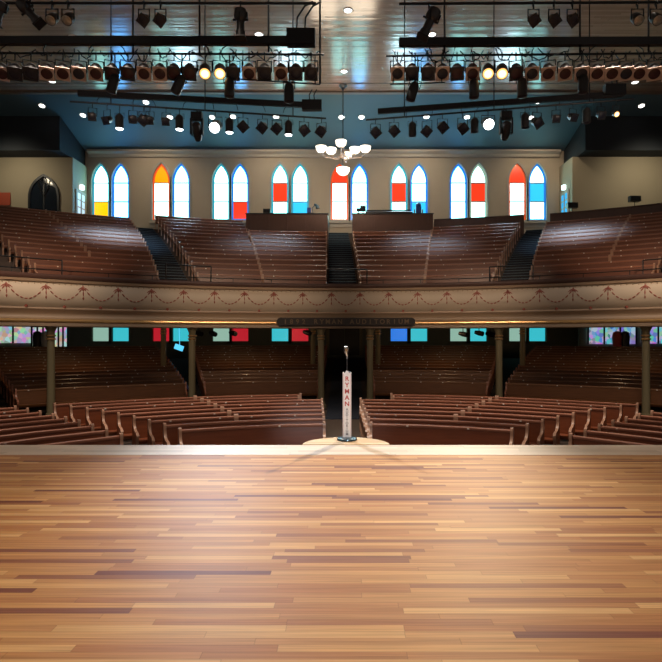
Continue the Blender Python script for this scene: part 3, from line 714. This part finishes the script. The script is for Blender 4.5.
# lobby windows seen under the balcony at both sides
def lobby(px0, px1, py0, Y, n0, mt, lab):
    x0, x1 = (px0-PX)/F*Y, (px1-PX)/F*Y; z0 = EYE+(PY-py0)/F*Y
    e = struct(empty('window_%d' % n0, ((x0+x1)/2, Y, z0), None, None)); hw = (x1-x0)/2
    m = MB(); m.box(-hw, hw, 0, .05, 0, 1.2); m.build('pane', mt, e)
    m = MB(); k = 3
    for i in range(k+1): x = -hw+2*hw*i/k; m.box(x-.04, x+.04, -.06, 0, 0, 1.2)
    m.build('window_frame', M['black'], e)
lobby(-24, 32, 343, 30.5, 41, M['disp1'], ''); lobby(588, 636, 344, 30.5, 42, M['disp2'], ''); lobby(642, 690, 343.5, 30.5, 43, M['disp2'], '')
lobby(32, 49, 349, 29.9, 44, M['disp1'], ''); lobby(54, 68, 348, 29.9, 45, M['disp1'], '')
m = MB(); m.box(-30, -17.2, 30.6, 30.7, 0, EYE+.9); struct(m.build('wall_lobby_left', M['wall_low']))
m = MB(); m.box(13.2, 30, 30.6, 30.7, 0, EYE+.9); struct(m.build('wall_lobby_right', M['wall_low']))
# people-less lobby figures are only garments on stands
for px, Y, lab, c in ((37.5, 29.3, 'dark coat on a stand before the left lobby window', M['black2']), (46, 29.3, 'pale garment on a stand beside the far left column', M['white_enamel']),
                      (617, 29.3, 'dark red garment hanging in the right lobby display', M['red_letter']), (625, 29.3, 'black garment on a stand in the right lobby display', M['black2'])):
    x = (px-PX)/F*Y; e = empty('garment_stand', (x, Y, 1.35), lab, 'clothes stand', 'clothes stands in the lobby')
    m = MB(); m.lathe([(.24, .0), (.24, .03), (.02, .05), (.02, 1.0)], 12); m.build('stand', M['black'], e)
    m = MB(); m.lathe([(.24, .75), (.22, 1.1), (.25, 1.5), (.20, 1.75), (.07, 1.82)], 14); m.build('garment', c, e)
# cyan sign and blue stair rail in the left aisle
m = MB(); m.box(-.22, .22, -.03, .03, -.13, .13); m.tube([(0, 0, .1), (-.445, 0, 1.21)], .015, 6)
o = m.build('exit_sign', M['exit_blue'], None, P(179, 347.5, 27)); o.rotation_euler = (0, .35, 0); tag(o, 'small tilted cyan lit sign above the left aisle under the balcony', 'sign')
hr = empty('handrail', P(171, 362, 26), 'glossy blue handrail sloping down the left aisle under the balcony', 'handrail')
m = MB(); m.T = Matrix.Translation(-Vector(hr.location)); p0, p1 = P(170, 362, 26.5), P(189, 389, 21.5); m.tube([p0, p1], .05, 8); m.build('top_rail', M['blue_rail'], hr)
for t in (0, .33, .66, 1):
    p = p0.lerp(p1, t); m = MB(); m.T = Matrix.Translation(-Vector(hr.location)); zf = max(0, .130*(math.hypot(p.x, p.y-CY)-17)); m.tube([p, (p.x, p.y, zf)], .03, 6); m.build('rail_post', M['blue_rail'], hr)

# ------------------------------------------------------------ microphone
mic = empty('microphone_stand', (.016, 8.46, 1.204), 'tall white enamel board microphone stand with red letters on the stage apron', 'microphone stand')
m = MB(); m.lathe([(.155, 0), (.16, .012), (.155, .03), (.10, .04), (.03, .045)], 40); m.build('base', M['base_blue'], mic)
m = MB(); hw = .067; H0 = 1.06
m.prism([(-hw*1.0, .04), (hw*1.0, .04), (hw, H0), (hw-.022, H0), (hw-.03, H0-.015), (.03, H0-.01), (.018, H0+.02), (-.018, H0+.02), (-.03, H0-.01), (-hw+.03, H0-.015), (-hw+.022, H0), (-hw, H0)], -.012, .012)
bd = m.build('board', M['white_enamel'], mic)
m = MB(); q = hw-.008
for a, b in (((-q, .06), (-q+.003, H0-.03)), ((q-.003, .06), (q, H0-.03))): m.box(a[0], b[0], -.0135, -.012, a[1], b[1])
m.build('border_line', M['red_letter'], bd)
for i, ch in enumerate('RYMAN'): text(ch, .098, M['red_letter'], 'letter', bd, Matrix.Translation((0, -.013, .955-i*.098)) @ Matrix.Rotation(math.pi/2, 4, 'X'), .001)
for i, ch in enumerate('AUDITORIUM'): text(ch, .052, M['grey_letter'], 'letter', bd, Matrix.Translation((0, -.013, .478-i*.043)) @ Matrix.Rotation(math.pi/2, 4, 'X'), .001)
m = MB(); m.tube([(0, 0, H0), (0, 0, 1.30)], .009, 10); m.build('pole', M['black2'], mic)
m = MB(); m.tube([(0, 0, 1.27), (0, 0, 1.33)], .016, 10); m.tube([(0, 0, 1.32), (-.012, -.02, 1.36)], .018, 10); m.build('clip', M['steel'], mic)
m = MB(); m.T = Matrix.Translation((-.012, -.02, 1.41)) @ Matrix.Rotation(.25, 4, 'X')
m.lathe([(.018, -.065), (.03, -.05), (.035, 0), (.034, .03), (.026, .055), (.008, .066)], 20)
hd = m.build('microphone_head', M['steel'], mic)
m = MB(); m.T = Matrix.Translation((-.012, -.02, 1.41)) @ Matrix.Rotation(.25, 4, 'X')
for i in range(5): z = -.03+i*.016; m.tube([(.0362*math.cos(a), .0362*math.sin(a), z) for a in [2*math.pi*k/16 for k in range(16)]], .002, 5, closed=True)
m.build('grille_bar', M['black2'], hd)

# ------------------------------------------------------------ chandelier
YC_ = 28.9; cz = P(343, 152, YC_)
ch = empty('chandelier', cz, 'branched chandelier with glowing white glass bowls hanging before the back windows', 'chandelier')
m = MB(); m.tube([(0, 0, -.9), (0, 0, ZC-cz.z)], .028, 8); m.lathe([(.05, ZC-cz.z-.28), (.10, ZC-cz.z-.12), (.24, ZC-cz.z-.03), (.24, ZC-cz.z)], 16); m.build('stem', M['black2'], ch)
m = MB(); m.lathe([(.04, -.35), (.12, -.25), (.14, -.1), (.07, 0), (.05, .2), (.09, .26), (.03, .36)], 16); m.build('hub', M['brown_trim'], ch)
bowl = [(.06, 0), (.17, .04), (.26, .13), (.28, .24), (.30, .31), (.27, .31), (.23, .17), (.05, .04)]
for x, y in ((-1.17, -.12), (-.64, .2), (.64, .1), (1.2, -.1), (-.1, -.95), (.22, .95)):
    m = MB(); m.tube([(0, 0, -.15), (x*.4, y*.4, -.35), (x*.8, y*.8, -.30), (x, y, -.05)], .028, 6); a = m.build('arm', M['brown_trim'], ch)
    m = MB(); m.lathe(bowl, 20, origin=(x, y, -.06)); m.build('glass_bowl', M['shade'], a)
m = MB(); m.lathe([(.02, -1.28), (.22, -1.2), (.33, -1.05), (.36, -.88), (.30, -.86)], 20); m.build('bottom_bowl', M['shade'], ch)
for x in (-.9, .9): lamp('POINT', (cz.x+x, YC_-.1, cz.z-.9), None, 300, WARM, .9)

# ------------------------------------------------------------ stage lighting rig
AIM_DOWN = R(33)
def par(loc, size, label, lens, frame_mt, group, tilt=AIM_DOWN, drop=.38, proto={}, yaw=0, square=True, dia=False):
    key = ('par', round(size, 3), lens, frame_mt, round(tilt, 2), round(drop, 2), square, dia)
    if key in proto: return dup(proto[key], loc, label, (0, 0, yaw))
    e = empty('stage_lamp', loc, label, 'stage light', group, (0, 0, yaw)); r = size/2
    m = MB(); T = Matrix.Translation((0, 0, -drop)) @ Matrix.Rotation(math.pi/2+tilt, 4, 'X')   # local +z of the barrel points at the stage
    # yoke and hook clamp
    m.tube([(-r*1.12, 0, -drop), (-r*1.12, 0, -drop*.38), (r*1.12, 0, -drop*.38), (r*1.12, 0, -drop)], .010+size*.02, 6)
    m.tube([(0, 0, -drop*.38), (0, 0, -.03)], .014, 6); m.tube([(0, -.03, -.04), (0, -.045, .0), (0, 0, .045), (0, .045, 0), (0, .03, -.04)], .014, 6); m.build('yoke', M['black'], e)
    m = MB(); m.T = T; m.lathe([(r*.35, -size*1.0), (r*.75, -size*.85), (r*.92, -size*.5), (r*.95, size*.35)], 18); m.build('barrel', M['barrel'], e)
    if square:
        m = MB(); m.T = T @ (Matrix.Rotation(math.pi/4, 4, 'Z') if dia else Matrix.Identity(4)); q = r*1.08; n = 24; z0, z1 = size*.36, size*.40
        sq = []
        for k in range(n):
            a = 2*math.pi*k/n; c, s_ = math.cos(a), math.sin(a); f = q/max(abs(c), abs(s_)); sq.append((c*f, s_*f))
        ci = [(r*.86*math.cos(2*math.pi*k/n), r*.86*math.sin(2*math.pi*k/n)) for k in range(n)]
        vs = [(x, y, z) for z in (z0, z1) for L_ in (sq, ci) for x, y in L_]; fs = []
        for k in range(n):
            j = (k+1) % n; fs += [(2*n+k, 2*n+j, 3*n+j, 3*n+k), (k, n+k, n+j, j), (k, j, 2*n+j, 2*n+k), (n+k, 3*n+k, 3*n+j, n+j)]
        m.add(vs, fs); m.build('gel_frame', M[frame_mt], e)
    m = MB(); m.T = T; m.lathe([(r*.88, size*.345), (r*.6, size*.385), (r*.2, size*.40)], 20); m.build('lens', M[lens], e)
    if lens == 'lit_warm': m = MB(); m.T = T; m.lathe([(r*.62, size*.36), (r*.55, size*.42), (r*.2, size*.44)], 16); m.build('lamp_core', M['lit_hot'], e)
    proto[key] = e; return e
def can(loc, size, label, lit, group, proto={}, tilt=0, drop=.4, yaw=0):
    key = (round(size, 3), lit, round(tilt, 2), round(drop, 2))
    if key in proto: return dup(proto[key], loc, label, (0, 0, yaw))
    e = empty('cylinder_lamp', loc, label, 'stage light', group, (0, 0, yaw)); r = size/2
    T = Matrix.Translation((0, 0, -drop)) @ Matrix.Rotation(tilt, 4, 'Y')
    m = MB(); m.tube([(0, 0, 0), (0, 0, -drop+.05)], .014, 6); m.T = T; m.tube([(-r*1.15, 0, -size*.4), (-r*1.15, 0, .08), (r*1.15, 0, .08), (r*1.15, 0, -size*.4)], .012, 6); m.tube([(0, 0, .07), (0, 0, .12)], .014, 6); m.build('yoke', M['black'], e)
    m = MB(); m.T = T; m.lathe([(r*.5, .04), (r*.9, -.02), (r, -.1), (r, -size*1.7), (r*.92, -size*1.7), (r*.9, -size*1.6)], 18); m.build('barrel', M['barrel'], e)
    m = MB(); m.T = T; m.lathe([(r*.9, -size*1.62), (r*.85, -size*1.72), (r*.3, -size*1.80)], 18); m.build('lens', M['lit_white'] if lit else M['lens2'], e)
    proto[key] = e; return e
def ellipsoidal(loc, L_, label, tilt, yaw, group, mt='black2', drop=.35):
    e = empty('profile_spotlight', loc, label, 'stage light', group, (0, 0, yaw)); r = L_*.16
    T = Matrix.Translation((0, 0, -drop)) @ Matrix.Rotation(tilt, 4, 'Y')
    m = MB(); m.tube([(0, 0, .03), (0, 0, -drop+r*1.6)], .016, 6); m.tube([(0, -r*1.3, -drop), (0, -r*1.3, -drop+r*1.6), (0, r*1.3, -drop+r*1.6), (0, r*1.3, -drop)], .014, 6); m.build('yoke', M['black'], e)
    m = MB(); m.T = T; m.lathe([(r*.5, L_*.5), (r*1.25, L_*.44), (r*1.35, L_*.2), (r*1.0, L_*.1), (r*.8, L_*.08), (r*.8, -L_*.25), (r*1.0, -L_*.27), (r*1.0, -L_*.45)], 16); m.build('barrel', M[mt], e)
    m = MB(); m.T = T; m.box(-r*1.15, r*1.15, -r*1.15, r*1.15, -L_*.50, -L_*.46); m.build('gel_frame', M['black'], e)
    m = MB(); m.T = T; m.tube([(-r*1.6, 0, L_*.12), (r*1.6, 0, L_*.12)], .02, 6); m.box(r*.9, r*1.5, -.03, .03, L_*.2, L_*.36); m.build('shutter', M['black'], e)
def bar(px0, px1, y0, y1, Y0, Y1, th, name, lab, cat, mt='black', boxy=True, endcap=None, depth=.12):
    p0, p1 = P(px0, y0, Y0), P(px1, y1, Y1); base = (p0+p1)/2; e = empty(name, base, lab, cat); m = MB(); m.T = Matrix.Translation(-base)
    if boxy:
        d = (p1-p0).normalized(); up = Vector((0, 0, 1)); n = d.cross(up).normalized(); h = th/2; vs = []
        for p in (p0, p1):
            for a, b in ((-1, -1), (1, -1), (1, 1), (-1, 1)): vs.append(p+n*a*depth/2+up*b*h)
        m.add(vs, [(0, 1, 2, 3), (7, 6, 5, 4), (0, 4, 5, 1), (1, 5, 6, 2), (2, 6, 7, 3), (3, 7, 4, 0)])
        m.build('raceway', M[mt], e)
        for q in range(1, 9):     # cable drops
            p = p0.lerp(p1, q/9+random.uniform(-.03, .03)); k = MB(); k.T = Matrix.Translation(-base); w_ = random.uniform(-.12, .12)
            k.tube([p+Vector((0, 0, -h)), p+Vector((w_, -.03, -h-.10)), p+Vector((w_*1.6, .02, -h-.24))], .012, 5); k.build('cable', M['black'], e)
    else:
        m.tube([p0, p1], th/2, 8); m.build('pipe', M[mt], e)
        if endcap:
            for q in (.06, .5, .94):
                p = p0.lerp(p1, q); k = MB(); k.T = Matrix.Translation(-base); k.tube([p, p+Vector((0, 0, endcap))], .012, 6); k.build('hanger', M['black'], e)
    return e, p0, p1
def rod(px, y0, y1, Y, lab, r=.022, slant=0, name='drop_rod', cat='rod', top=None):
    p0 = P(px+slant, y0, Y); p1 = P(px, y1, Y)
    if top is not None: p0 = Vector((p1.x, p1.y, top))
    m = MB(); m.T = Matrix.Translation(-p1); m.tube([p1, p0], r, 8); tag(m.build(name, M['black'], None, p1), lab, cat, 'rods and wires holding the lighting rig')
YA = 12.0
gA = 'square-framed lamps on the front batten'
bar(-30, 313.5, 41, 41, YA, YA, .17, 'cable_raceway', 'thick black cable raceway of the front left batten', 'lighting bar')
bar(399, 700, 42.5, 41.5, YA, YA, .17, 'cable_raceway', 'thick black cable raceway of the front right batten', 'lighting bar')
bar(-30, 324, 53, 54.5, YA, YA, .05, 'lighting_pipe', 'thin black pipe carrying the row of square-framed lamps, left half', 'lighting bar', boxy=False)
bar(386, 700, 56, 53, YA, YA, .05, 'lighting_pipe', 'thin black pipe carrying the row of square-framed lamps, right half', 'lighting bar', boxy=False)
LA = [(-13, 'f'), (2, 'f'), (15, 'd'), (31, 'd'), (47, 'f'), (63, 'f'), (79, 'f'), (96, 'f'), (112, 'n'), (128, 'n'), (144, 'f'), (160, 'f'), (174, 'n'), (189.5, 'n'), (205, 'W'), (220, 'W'), (233, 'd'), (249, 'f'), (264.5, 'd'), (281, 'f'), (296, 'd'), (311, 'd')]
RA = [(397.5, 'f'), (412, 'd'), (428, 'd'), (442.5, 'f'), (457, 'n'), (472.5, 'f'), (488, 'W'), (502, 'W'), (516, 'n'), (532, 'f'), (548, 'f'), (565, 'f'), (581.5, 'f'), (597, 'f'), (612, 'f'), (626, 'f'), (639, 'f'), (654, 'f'), (669, 'f')]
def ordn(i, n): return ORD[i]
for lst, sn in ((LA, 'left'), (RA, 'right')):
    for i, (px, t) in enumerate(lst):
        p = P(px, 54, YA)
        d = {'f': 'tan square-framed lamp with dark lens', 'd': 'dark square-framed lamp', 'n': 'dark round-fronted lamp', 'W': 'lit lamp glowing warm yellow'}[t]
        lab = f'{d}, {ORD[i]} along the front {sn} batten'
        par(p, .275, lab, {'W': 'lit_warm', 'f': 'lens' if i % 3 else 'lens2', 'd': 'lens2', 'n': 'lens'}[t], {'f': 'frame_tan', 'd': 'black2', 'n': 'barrel', 'W': 'barrel'}[t], gA, drop=.40, tilt=R(47), square=(t != 'W'), yaw=math.atan2(-p.x, p.y)*.85)
# loops of cable tangled over the front pipes
for (a, b, yy, sn) in ((-5, 315, 50, 'left'), (392, 668, 50, 'right')):
    for q in range(16):
        px = lerp(a, b, (q+.5)/16)+random.uniform(-4, 4); p = P(px, yy, YA); m = MB(); pts = []; w_ = random.uniform(.12, .34); h = random.uniform(.1, .3)
        for k in range(9): u = k/8; pts.append((lerp(-w_, w_, u), random.uniform(-.05, .05), -h*math.sin(math.pi*u)+random.uniform(-.04, .04)))
        m.tube(pts, .013, 5); tag(m.build('cable_loop', M['black'], None, p), f'loose black cable loop hanging at the {ORD[q]} bay of the front {sn} batten', 'cable', 'cable loops on the front battens')
for (px, y, sn) in ((301, 38, 'left'),):
    e = empty('junction_box', P(px, y, YA-.15), 'black junction box at the inner end of the front left batten', 'junction box'); m = MB(); m.box(-.31, .31, -.1, .1, -.17, .17); m.build('case', M['black'], e)
    for k in (-.1, .08):
        m = MB(); m.tube([(k, 0, .15), (k+.02, 0, .45), (k+.18, 0, .70), (k+.36, 0, .80)], .02, 6); m.build('cable', M['black'], e)
# small cylinder lamps dropped behind the front batten
for i, (px, py, tl) in enumerate(((115, 84, .25), (182, 86, .45), (229.5, 88, 0), (289, 93, 0))):
    can(P(px, 53, YA+.0), .22, f'small dark cylinder lamp hanging below the front left batten, {ORD[i]} of four', False, 'small lamps under the front battens', tilt=tl, drop=(py-8-53)/F*YA)
for i, (px, py, tl) in enumerate(((415, 92, .3), (474, 89, 0), (522, 88, 0), (583, 84, 0))):
    can(P(px, 53, YA+.0), .22, f'small dark cylinder lamp hanging below the front right batten, {ORD[i]} of four', False, 'small lamps under the front battens', tilt=tl, drop=(py-8-53)/F*YA)
bar(238, 320, 79, 84.5, YA, YA, .03, 'lighting_pipe', 'short thin black pipe slung below the inner end of the left front lamps', 'lighting bar', boxy=False, endcap=.64)
bar(390, 445, 84.5, 82.5, YA, YA, .03, 'lighting_pipe', 'short thin black pipe slung below the inner end of the right front lamps', 'lighting bar', boxy=False, endcap=.64)
# second, angled battens
Z2 = 9.05
def YB_(y): return Z2*F/(PY-y)
bar(78, 306, 93.5, 105, YB_(93.5), YB_(105), .20, 'cable_raceway', 'thick black raceway of the angled rear left batten', 'lighting bar')
bar(70, 326, 101.5, 118.5, YB_(93), YB_(107), .07, 'lighting_pipe', 'thin sloping black pipe carrying the rear left lamps', 'lighting bar', boxy=False)
bar(378, 622, 111.5, 94, YB_(111.5), YB_(94), .20, 'cable_raceway', 'thick black raceway of the angled rear right batten', 'lighting bar')
bar(366, 634, 120, 99, YB_(108), YB_(93), .07, 'lighting_pipe', 'thin sloping black pipe carrying the rear right lamps', 'lighting bar', boxy=False)
for px, y, Y, lab in ((312, 105.5, YB_(105), 'black junction box at the inner end of the rear left batten'), (614.5, 90, YB_(94), 'dark grey junction box at the outer end of the rear right batten')):
    e = empty('junction_box', P(px, y, Y), lab, 'junction box'); m = MB(); m.box(-.38, .38, -.12, .12, -.19, .19); m.build('case', M['black'], e)
    m = MB()
    for k in (-.08, .10): m.tube([(k, 0, .18), (k-.03, 0, .4), (k+.08, 0, .62)], .02, 6)
    m.build('cable', M['black'], e)
def pipeL(px): t = (px-70)/(326-70); return lerp(101.5, 118.5, t), lerp(YB_(93), YB_(107), t)
def pipeR(px): t = (px-366)/(634-366); return lerp(120, 99, t), lerp(YB_(108), YB_(93), t)
gB = 'lamps on the angled rear battens'
def mover(px, py, Y, pyl, lab):
    p = P(px, pyl, Y); e = empty('moving_head_light', p, lab, 'stage light', gB); s = Y/F
    m = MB(); m.box(-5.5*s, 5.5*s, -.12, .12, -.38, -.10); m.tube([(0, 0, 0), (0, 0, -.12)], .03, 6); m.build('base', M['black'], e)
    m = MB(); m.box(-6.5*s, -4.8*s, -.09, .09, -.95, -.34); m.box(4.8*s, 6.5*s, -.09, .09, -.95, -.34); m.box(-4.9*s, 4.9*s, -.05, .05, -.42, -.36); m.build('yoke', M['black'], e)
    m = MB(); m.T = Matrix.Translation((0, 0, -.78)) @ Matrix.Rotation(R(35), 4, 'X'); m.lathe([(.10, .30), (.17, .22), (.17, -.2), (.13, -.36)], 16); m.build('head', M['black2'], e)
    m = MB(); m.T = Matrix.Translation((0, 0, -.78)) @ Matrix.Rotation(R(35), 4, 'X'); m.lathe([(.12, -.35), (.10, -.39), (.03, -.40)], 16); m.build('lens', M['glass_dark'], e)
for side_, items, pf in (('left', [(92.5, 116, 's'), (107, 119, 's'), (119.5, 120, 'c'), (133, 119, 's'), (144, 120.5, 'D'), (150, 119, 's'), (166, 121, 's'), (179.5, 121, 'c'), (197, 125, 'm'), (215.3, 126, 'w'), (229.5, 124, 'c'), (243, 126, 'D'), (262.5, 128, 'D'), (277, 128, 'D'), (288.5, 126.5, 'c'), (304, 130, 'D'), (321.5, 131, 'D')], pipeL),
                         ('right', [(375.5, 132, 'D'), (394, 131, 'D'), (412.4, 128, 'C'), (427, 130, 'D'), (442.5, 127, 'D'), (462.5, 127, 'D'), (474.5, 124, 'C'), (488, 124, 'w'), (506, 122, 'm'), (525, 119.5, 'C'), (537, 122, 'D'), (556, 118, 's'), (573, 116.5, 's'), (586.5, 114, 'C'), (601, 115, 's'), (616, 114, 'a')], pipeR)):
    for i, (px, py, t) in enumerate(items):
        pyl, Y = pf(px); p = P(px, pyl, Y); drop = (py-pyl)/F*Y; where = f'{ORD[i]} along the rear {side_} batten'
        if t == 'm': mover(px, py, Y, pyl, f'large black moving head light with U-shaped yoke on the rear {side_} batten')
        elif t in 'cC': can(p, .30, ('lit white' if t == 'c' else 'dark')+f' downward cylinder lamp, {where}', t == 'c', gB, drop=round(drop-.18, 2))
        elif t == 'w': par(p, .46, f'large round lamp shining bright white, {where}', 'lit_white', 'barrel', gB, drop=round(drop, 1), square=False)
        elif t == 'a': par(p, .22, f'small lamp with a faint amber glow, {where}', 'lit_warm', 'barrel', gB, drop=round(drop, 1), square=False)
        else: par(p, {'s': .27, 'D': .34}[t], ('small dark' if t == 's' else 'dark diamond-framed')+f' lamp, {where}', 'lens2', 'black2', gB, drop=round(drop, 1), dia=(t == 'D'), yaw=random.uniform(-.3, .3))
# top row nearest the camera
YT = 10.0
bar(-20, 316, 3, 3.5, YT, YT, .05, 'lighting_pipe', 'uppermost black pipe across the ceiling on the left', 'lighting bar', boxy=False)
bar(399, 690, 4, 2, YT, YT, .05, 'lighting_pipe', 'uppermost black pipe across the ceiling on the right', 'lighting bar', boxy=False)
gT = 'spotlights on the uppermost pipes'
ellipsoidal(P(0, 3, YT), .45, 'dark spotlight hanging at the extreme left end of the uppermost pipe', R(20), 0, gT, drop=.20)
ellipsoidal(P(30, 1, YT), .56, 'silver and black profile spotlight tilted down to the right, uppermost left pipe', R(-42), 0, gT, drop=.22)
for px, lab in ((52, 'pale-fronted lamp left of its twin on the uppermost left pipe'), (68, 'pale-fronted lamp right of its twin on the uppermost left pipe'), (637.5, 'pale-fronted lamp, left one of the pair at the far right uppermost pipe'), (656.5, 'pale-fronted lamp, right one of the pair at the far right uppermost pipe')):
    par(P(px, 3, YT), .20, lab, 'lens_silver', 'frame_tan', gT, drop=.30, tilt=R(45), square=False)
for px, lab in ((144, 'small black lamp, left of the pair left of centre on the uppermost pipe'), (160.5, 'small black lamp, right of the pair left of centre on the uppermost pipe'),
                (533.5, 'small black lamp, leftmost of three on the uppermost right pipe'), (554, 'small black lamp, middle of three on the uppermost right pipe'), (572.5, 'small black lamp, rightmost of three on the uppermost right pipe')):
    par(P(px, 3, YT), .18, lab, 'lens2', 'black2', gT, drop=.31, tilt=R(40), dia=True)
ellipsoidal(P(240.5, 3, YT), .56, 'long black profile spotlight hanging straight down on the uppermost left pipe', R(0), 0, gT, drop=.38)
ellipsoidal(P(429, 4, YT), .60, 'long black profile spotlight tilted down to the left on the uppermost right pipe', R(26), 0, gT, drop=.36)
for px, y1, Y, lab in ((133, 55, YA, 'black rod left of centre above the front left batten'), (199.5, 56, YA, 'black rod above the lit warm lamps on the left'), (268.5, 52, YA, 'black rod above the inner half of the front left batten'),
                       (444.5, 53, YA, 'black rod above the inner half of the front right batten'), (580, 53, YA, 'black rod above the outer half of the front right batten'), (648.5, 53, YA, 'black rod nearest the right edge above the front right batten')):
    rod(px, 0, y1, Y, lab, top=ZC)
rod(320, 0, 84, YA, 'long black rod at the inner end of the front left batten', top=ZC)
for px, y1, Y, lab in ((111, 105, 19.5, 'thin black wire down to the outer part of the rear left batten'), (205, 110, 20, 'thin black wire down to the middle of the rear left batten'), (293, 116, 21, 'thin black wire down to the inner part of the rear left batten'),
                       (404.5, 117, 21, 'thin black wire down to the inner part of the rear right batten'), (494, 110, 20.5, 'thin black wire down to the middle of the rear right batten'), (589.5, 102, 19.5, 'thin black wire down to the outer part of the rear right batten')):
    rod(px, 0, y1, Y, lab, r=.020, top=ZC)
# recessed ceiling lights
sl = (ZW-ZC)/(YW-YB)
for i, (px, py) in enumerate(((73, 37), (52, 81), (42, 105.5), (83, 115), (146, 102), (259, 34), (348, 10), (344, 71), (341.5, 117), (361.5, 117), (432, 34), (538, 101.5), (635, 82), (641.5, 105.5), (170, 117), (467, 117), (531, 117.5), (212, 117), (233, 116.5), (276, 116.5), (426.5, 116.5))):
    t = (PY-py)/F; Y = 13.5/t
    cove = Y > YB
    if cove: Y = (13.5-sl*YB)/(t-sl)
    p = P(px, py, Y); n_ = Vector((0, sl, -1)).normalized() if cove else Vector((0, 0, -1))
    e = empty('recessed_light', p, ('round white recessed light in the blue sloping ceiling' if cove else 'round white recessed light in the board ceiling')+f', {ORD[i]} of the ceiling lights', 'ceiling light', 'recessed ceiling lights')
    e.rotation_euler = n_.to_track_quat('-Z', 'Y').to_euler() if cove else (0, 0, 0)
    m = MB(); m.lathe([(.20, 0), (.20, -.02), (.15, -.03), (.15, 0)], 18); m.build('trim_ring', M['white_enamel'], e)
    m = MB(); m.lathe([(.15, -.01), (.14, -.028), (.05, -.032)], 18); m.build('diffuser', M['down'], e)
# small lamps under the balcony
for px, py, lab in ((199, 333, 'small black spotlight under the balcony right of the left column'), (213, 333.5, 'small black spotlight under the balcony before the pale green window'), (233, 333, 'small black spotlight under the balcony between the green and red windows'), (307, 332.5, 'small black spotlight under the balcony before the red window by the doorway'),
                (463, 334, 'small black spotlight under the balcony before the pale window, right side'), (479, 333, 'small black spotlight under the balcony before the cyan window, right side'), (490, 334, 'small black spotlight under the balcony beside the right aisle column')):
    p = P(px, py, 24.5); e = empty('spotlight', (p.x, p.y, EYE+.56), lab, 'spotlight', 'small spotlights under the balcony'); h = p.z-EYE-.56
    m = MB(); m.tube([(0, 0, .02), (0, 0, h)], .02, 6); m.build('stem', M['black'], e)
    m = MB(); m.tube([(-.16, .1, h+.04), (.0, 0, h), (.15, -.14, h-.05)], [.08, .12, .11], 10); m.build('housing', M['black'], e)
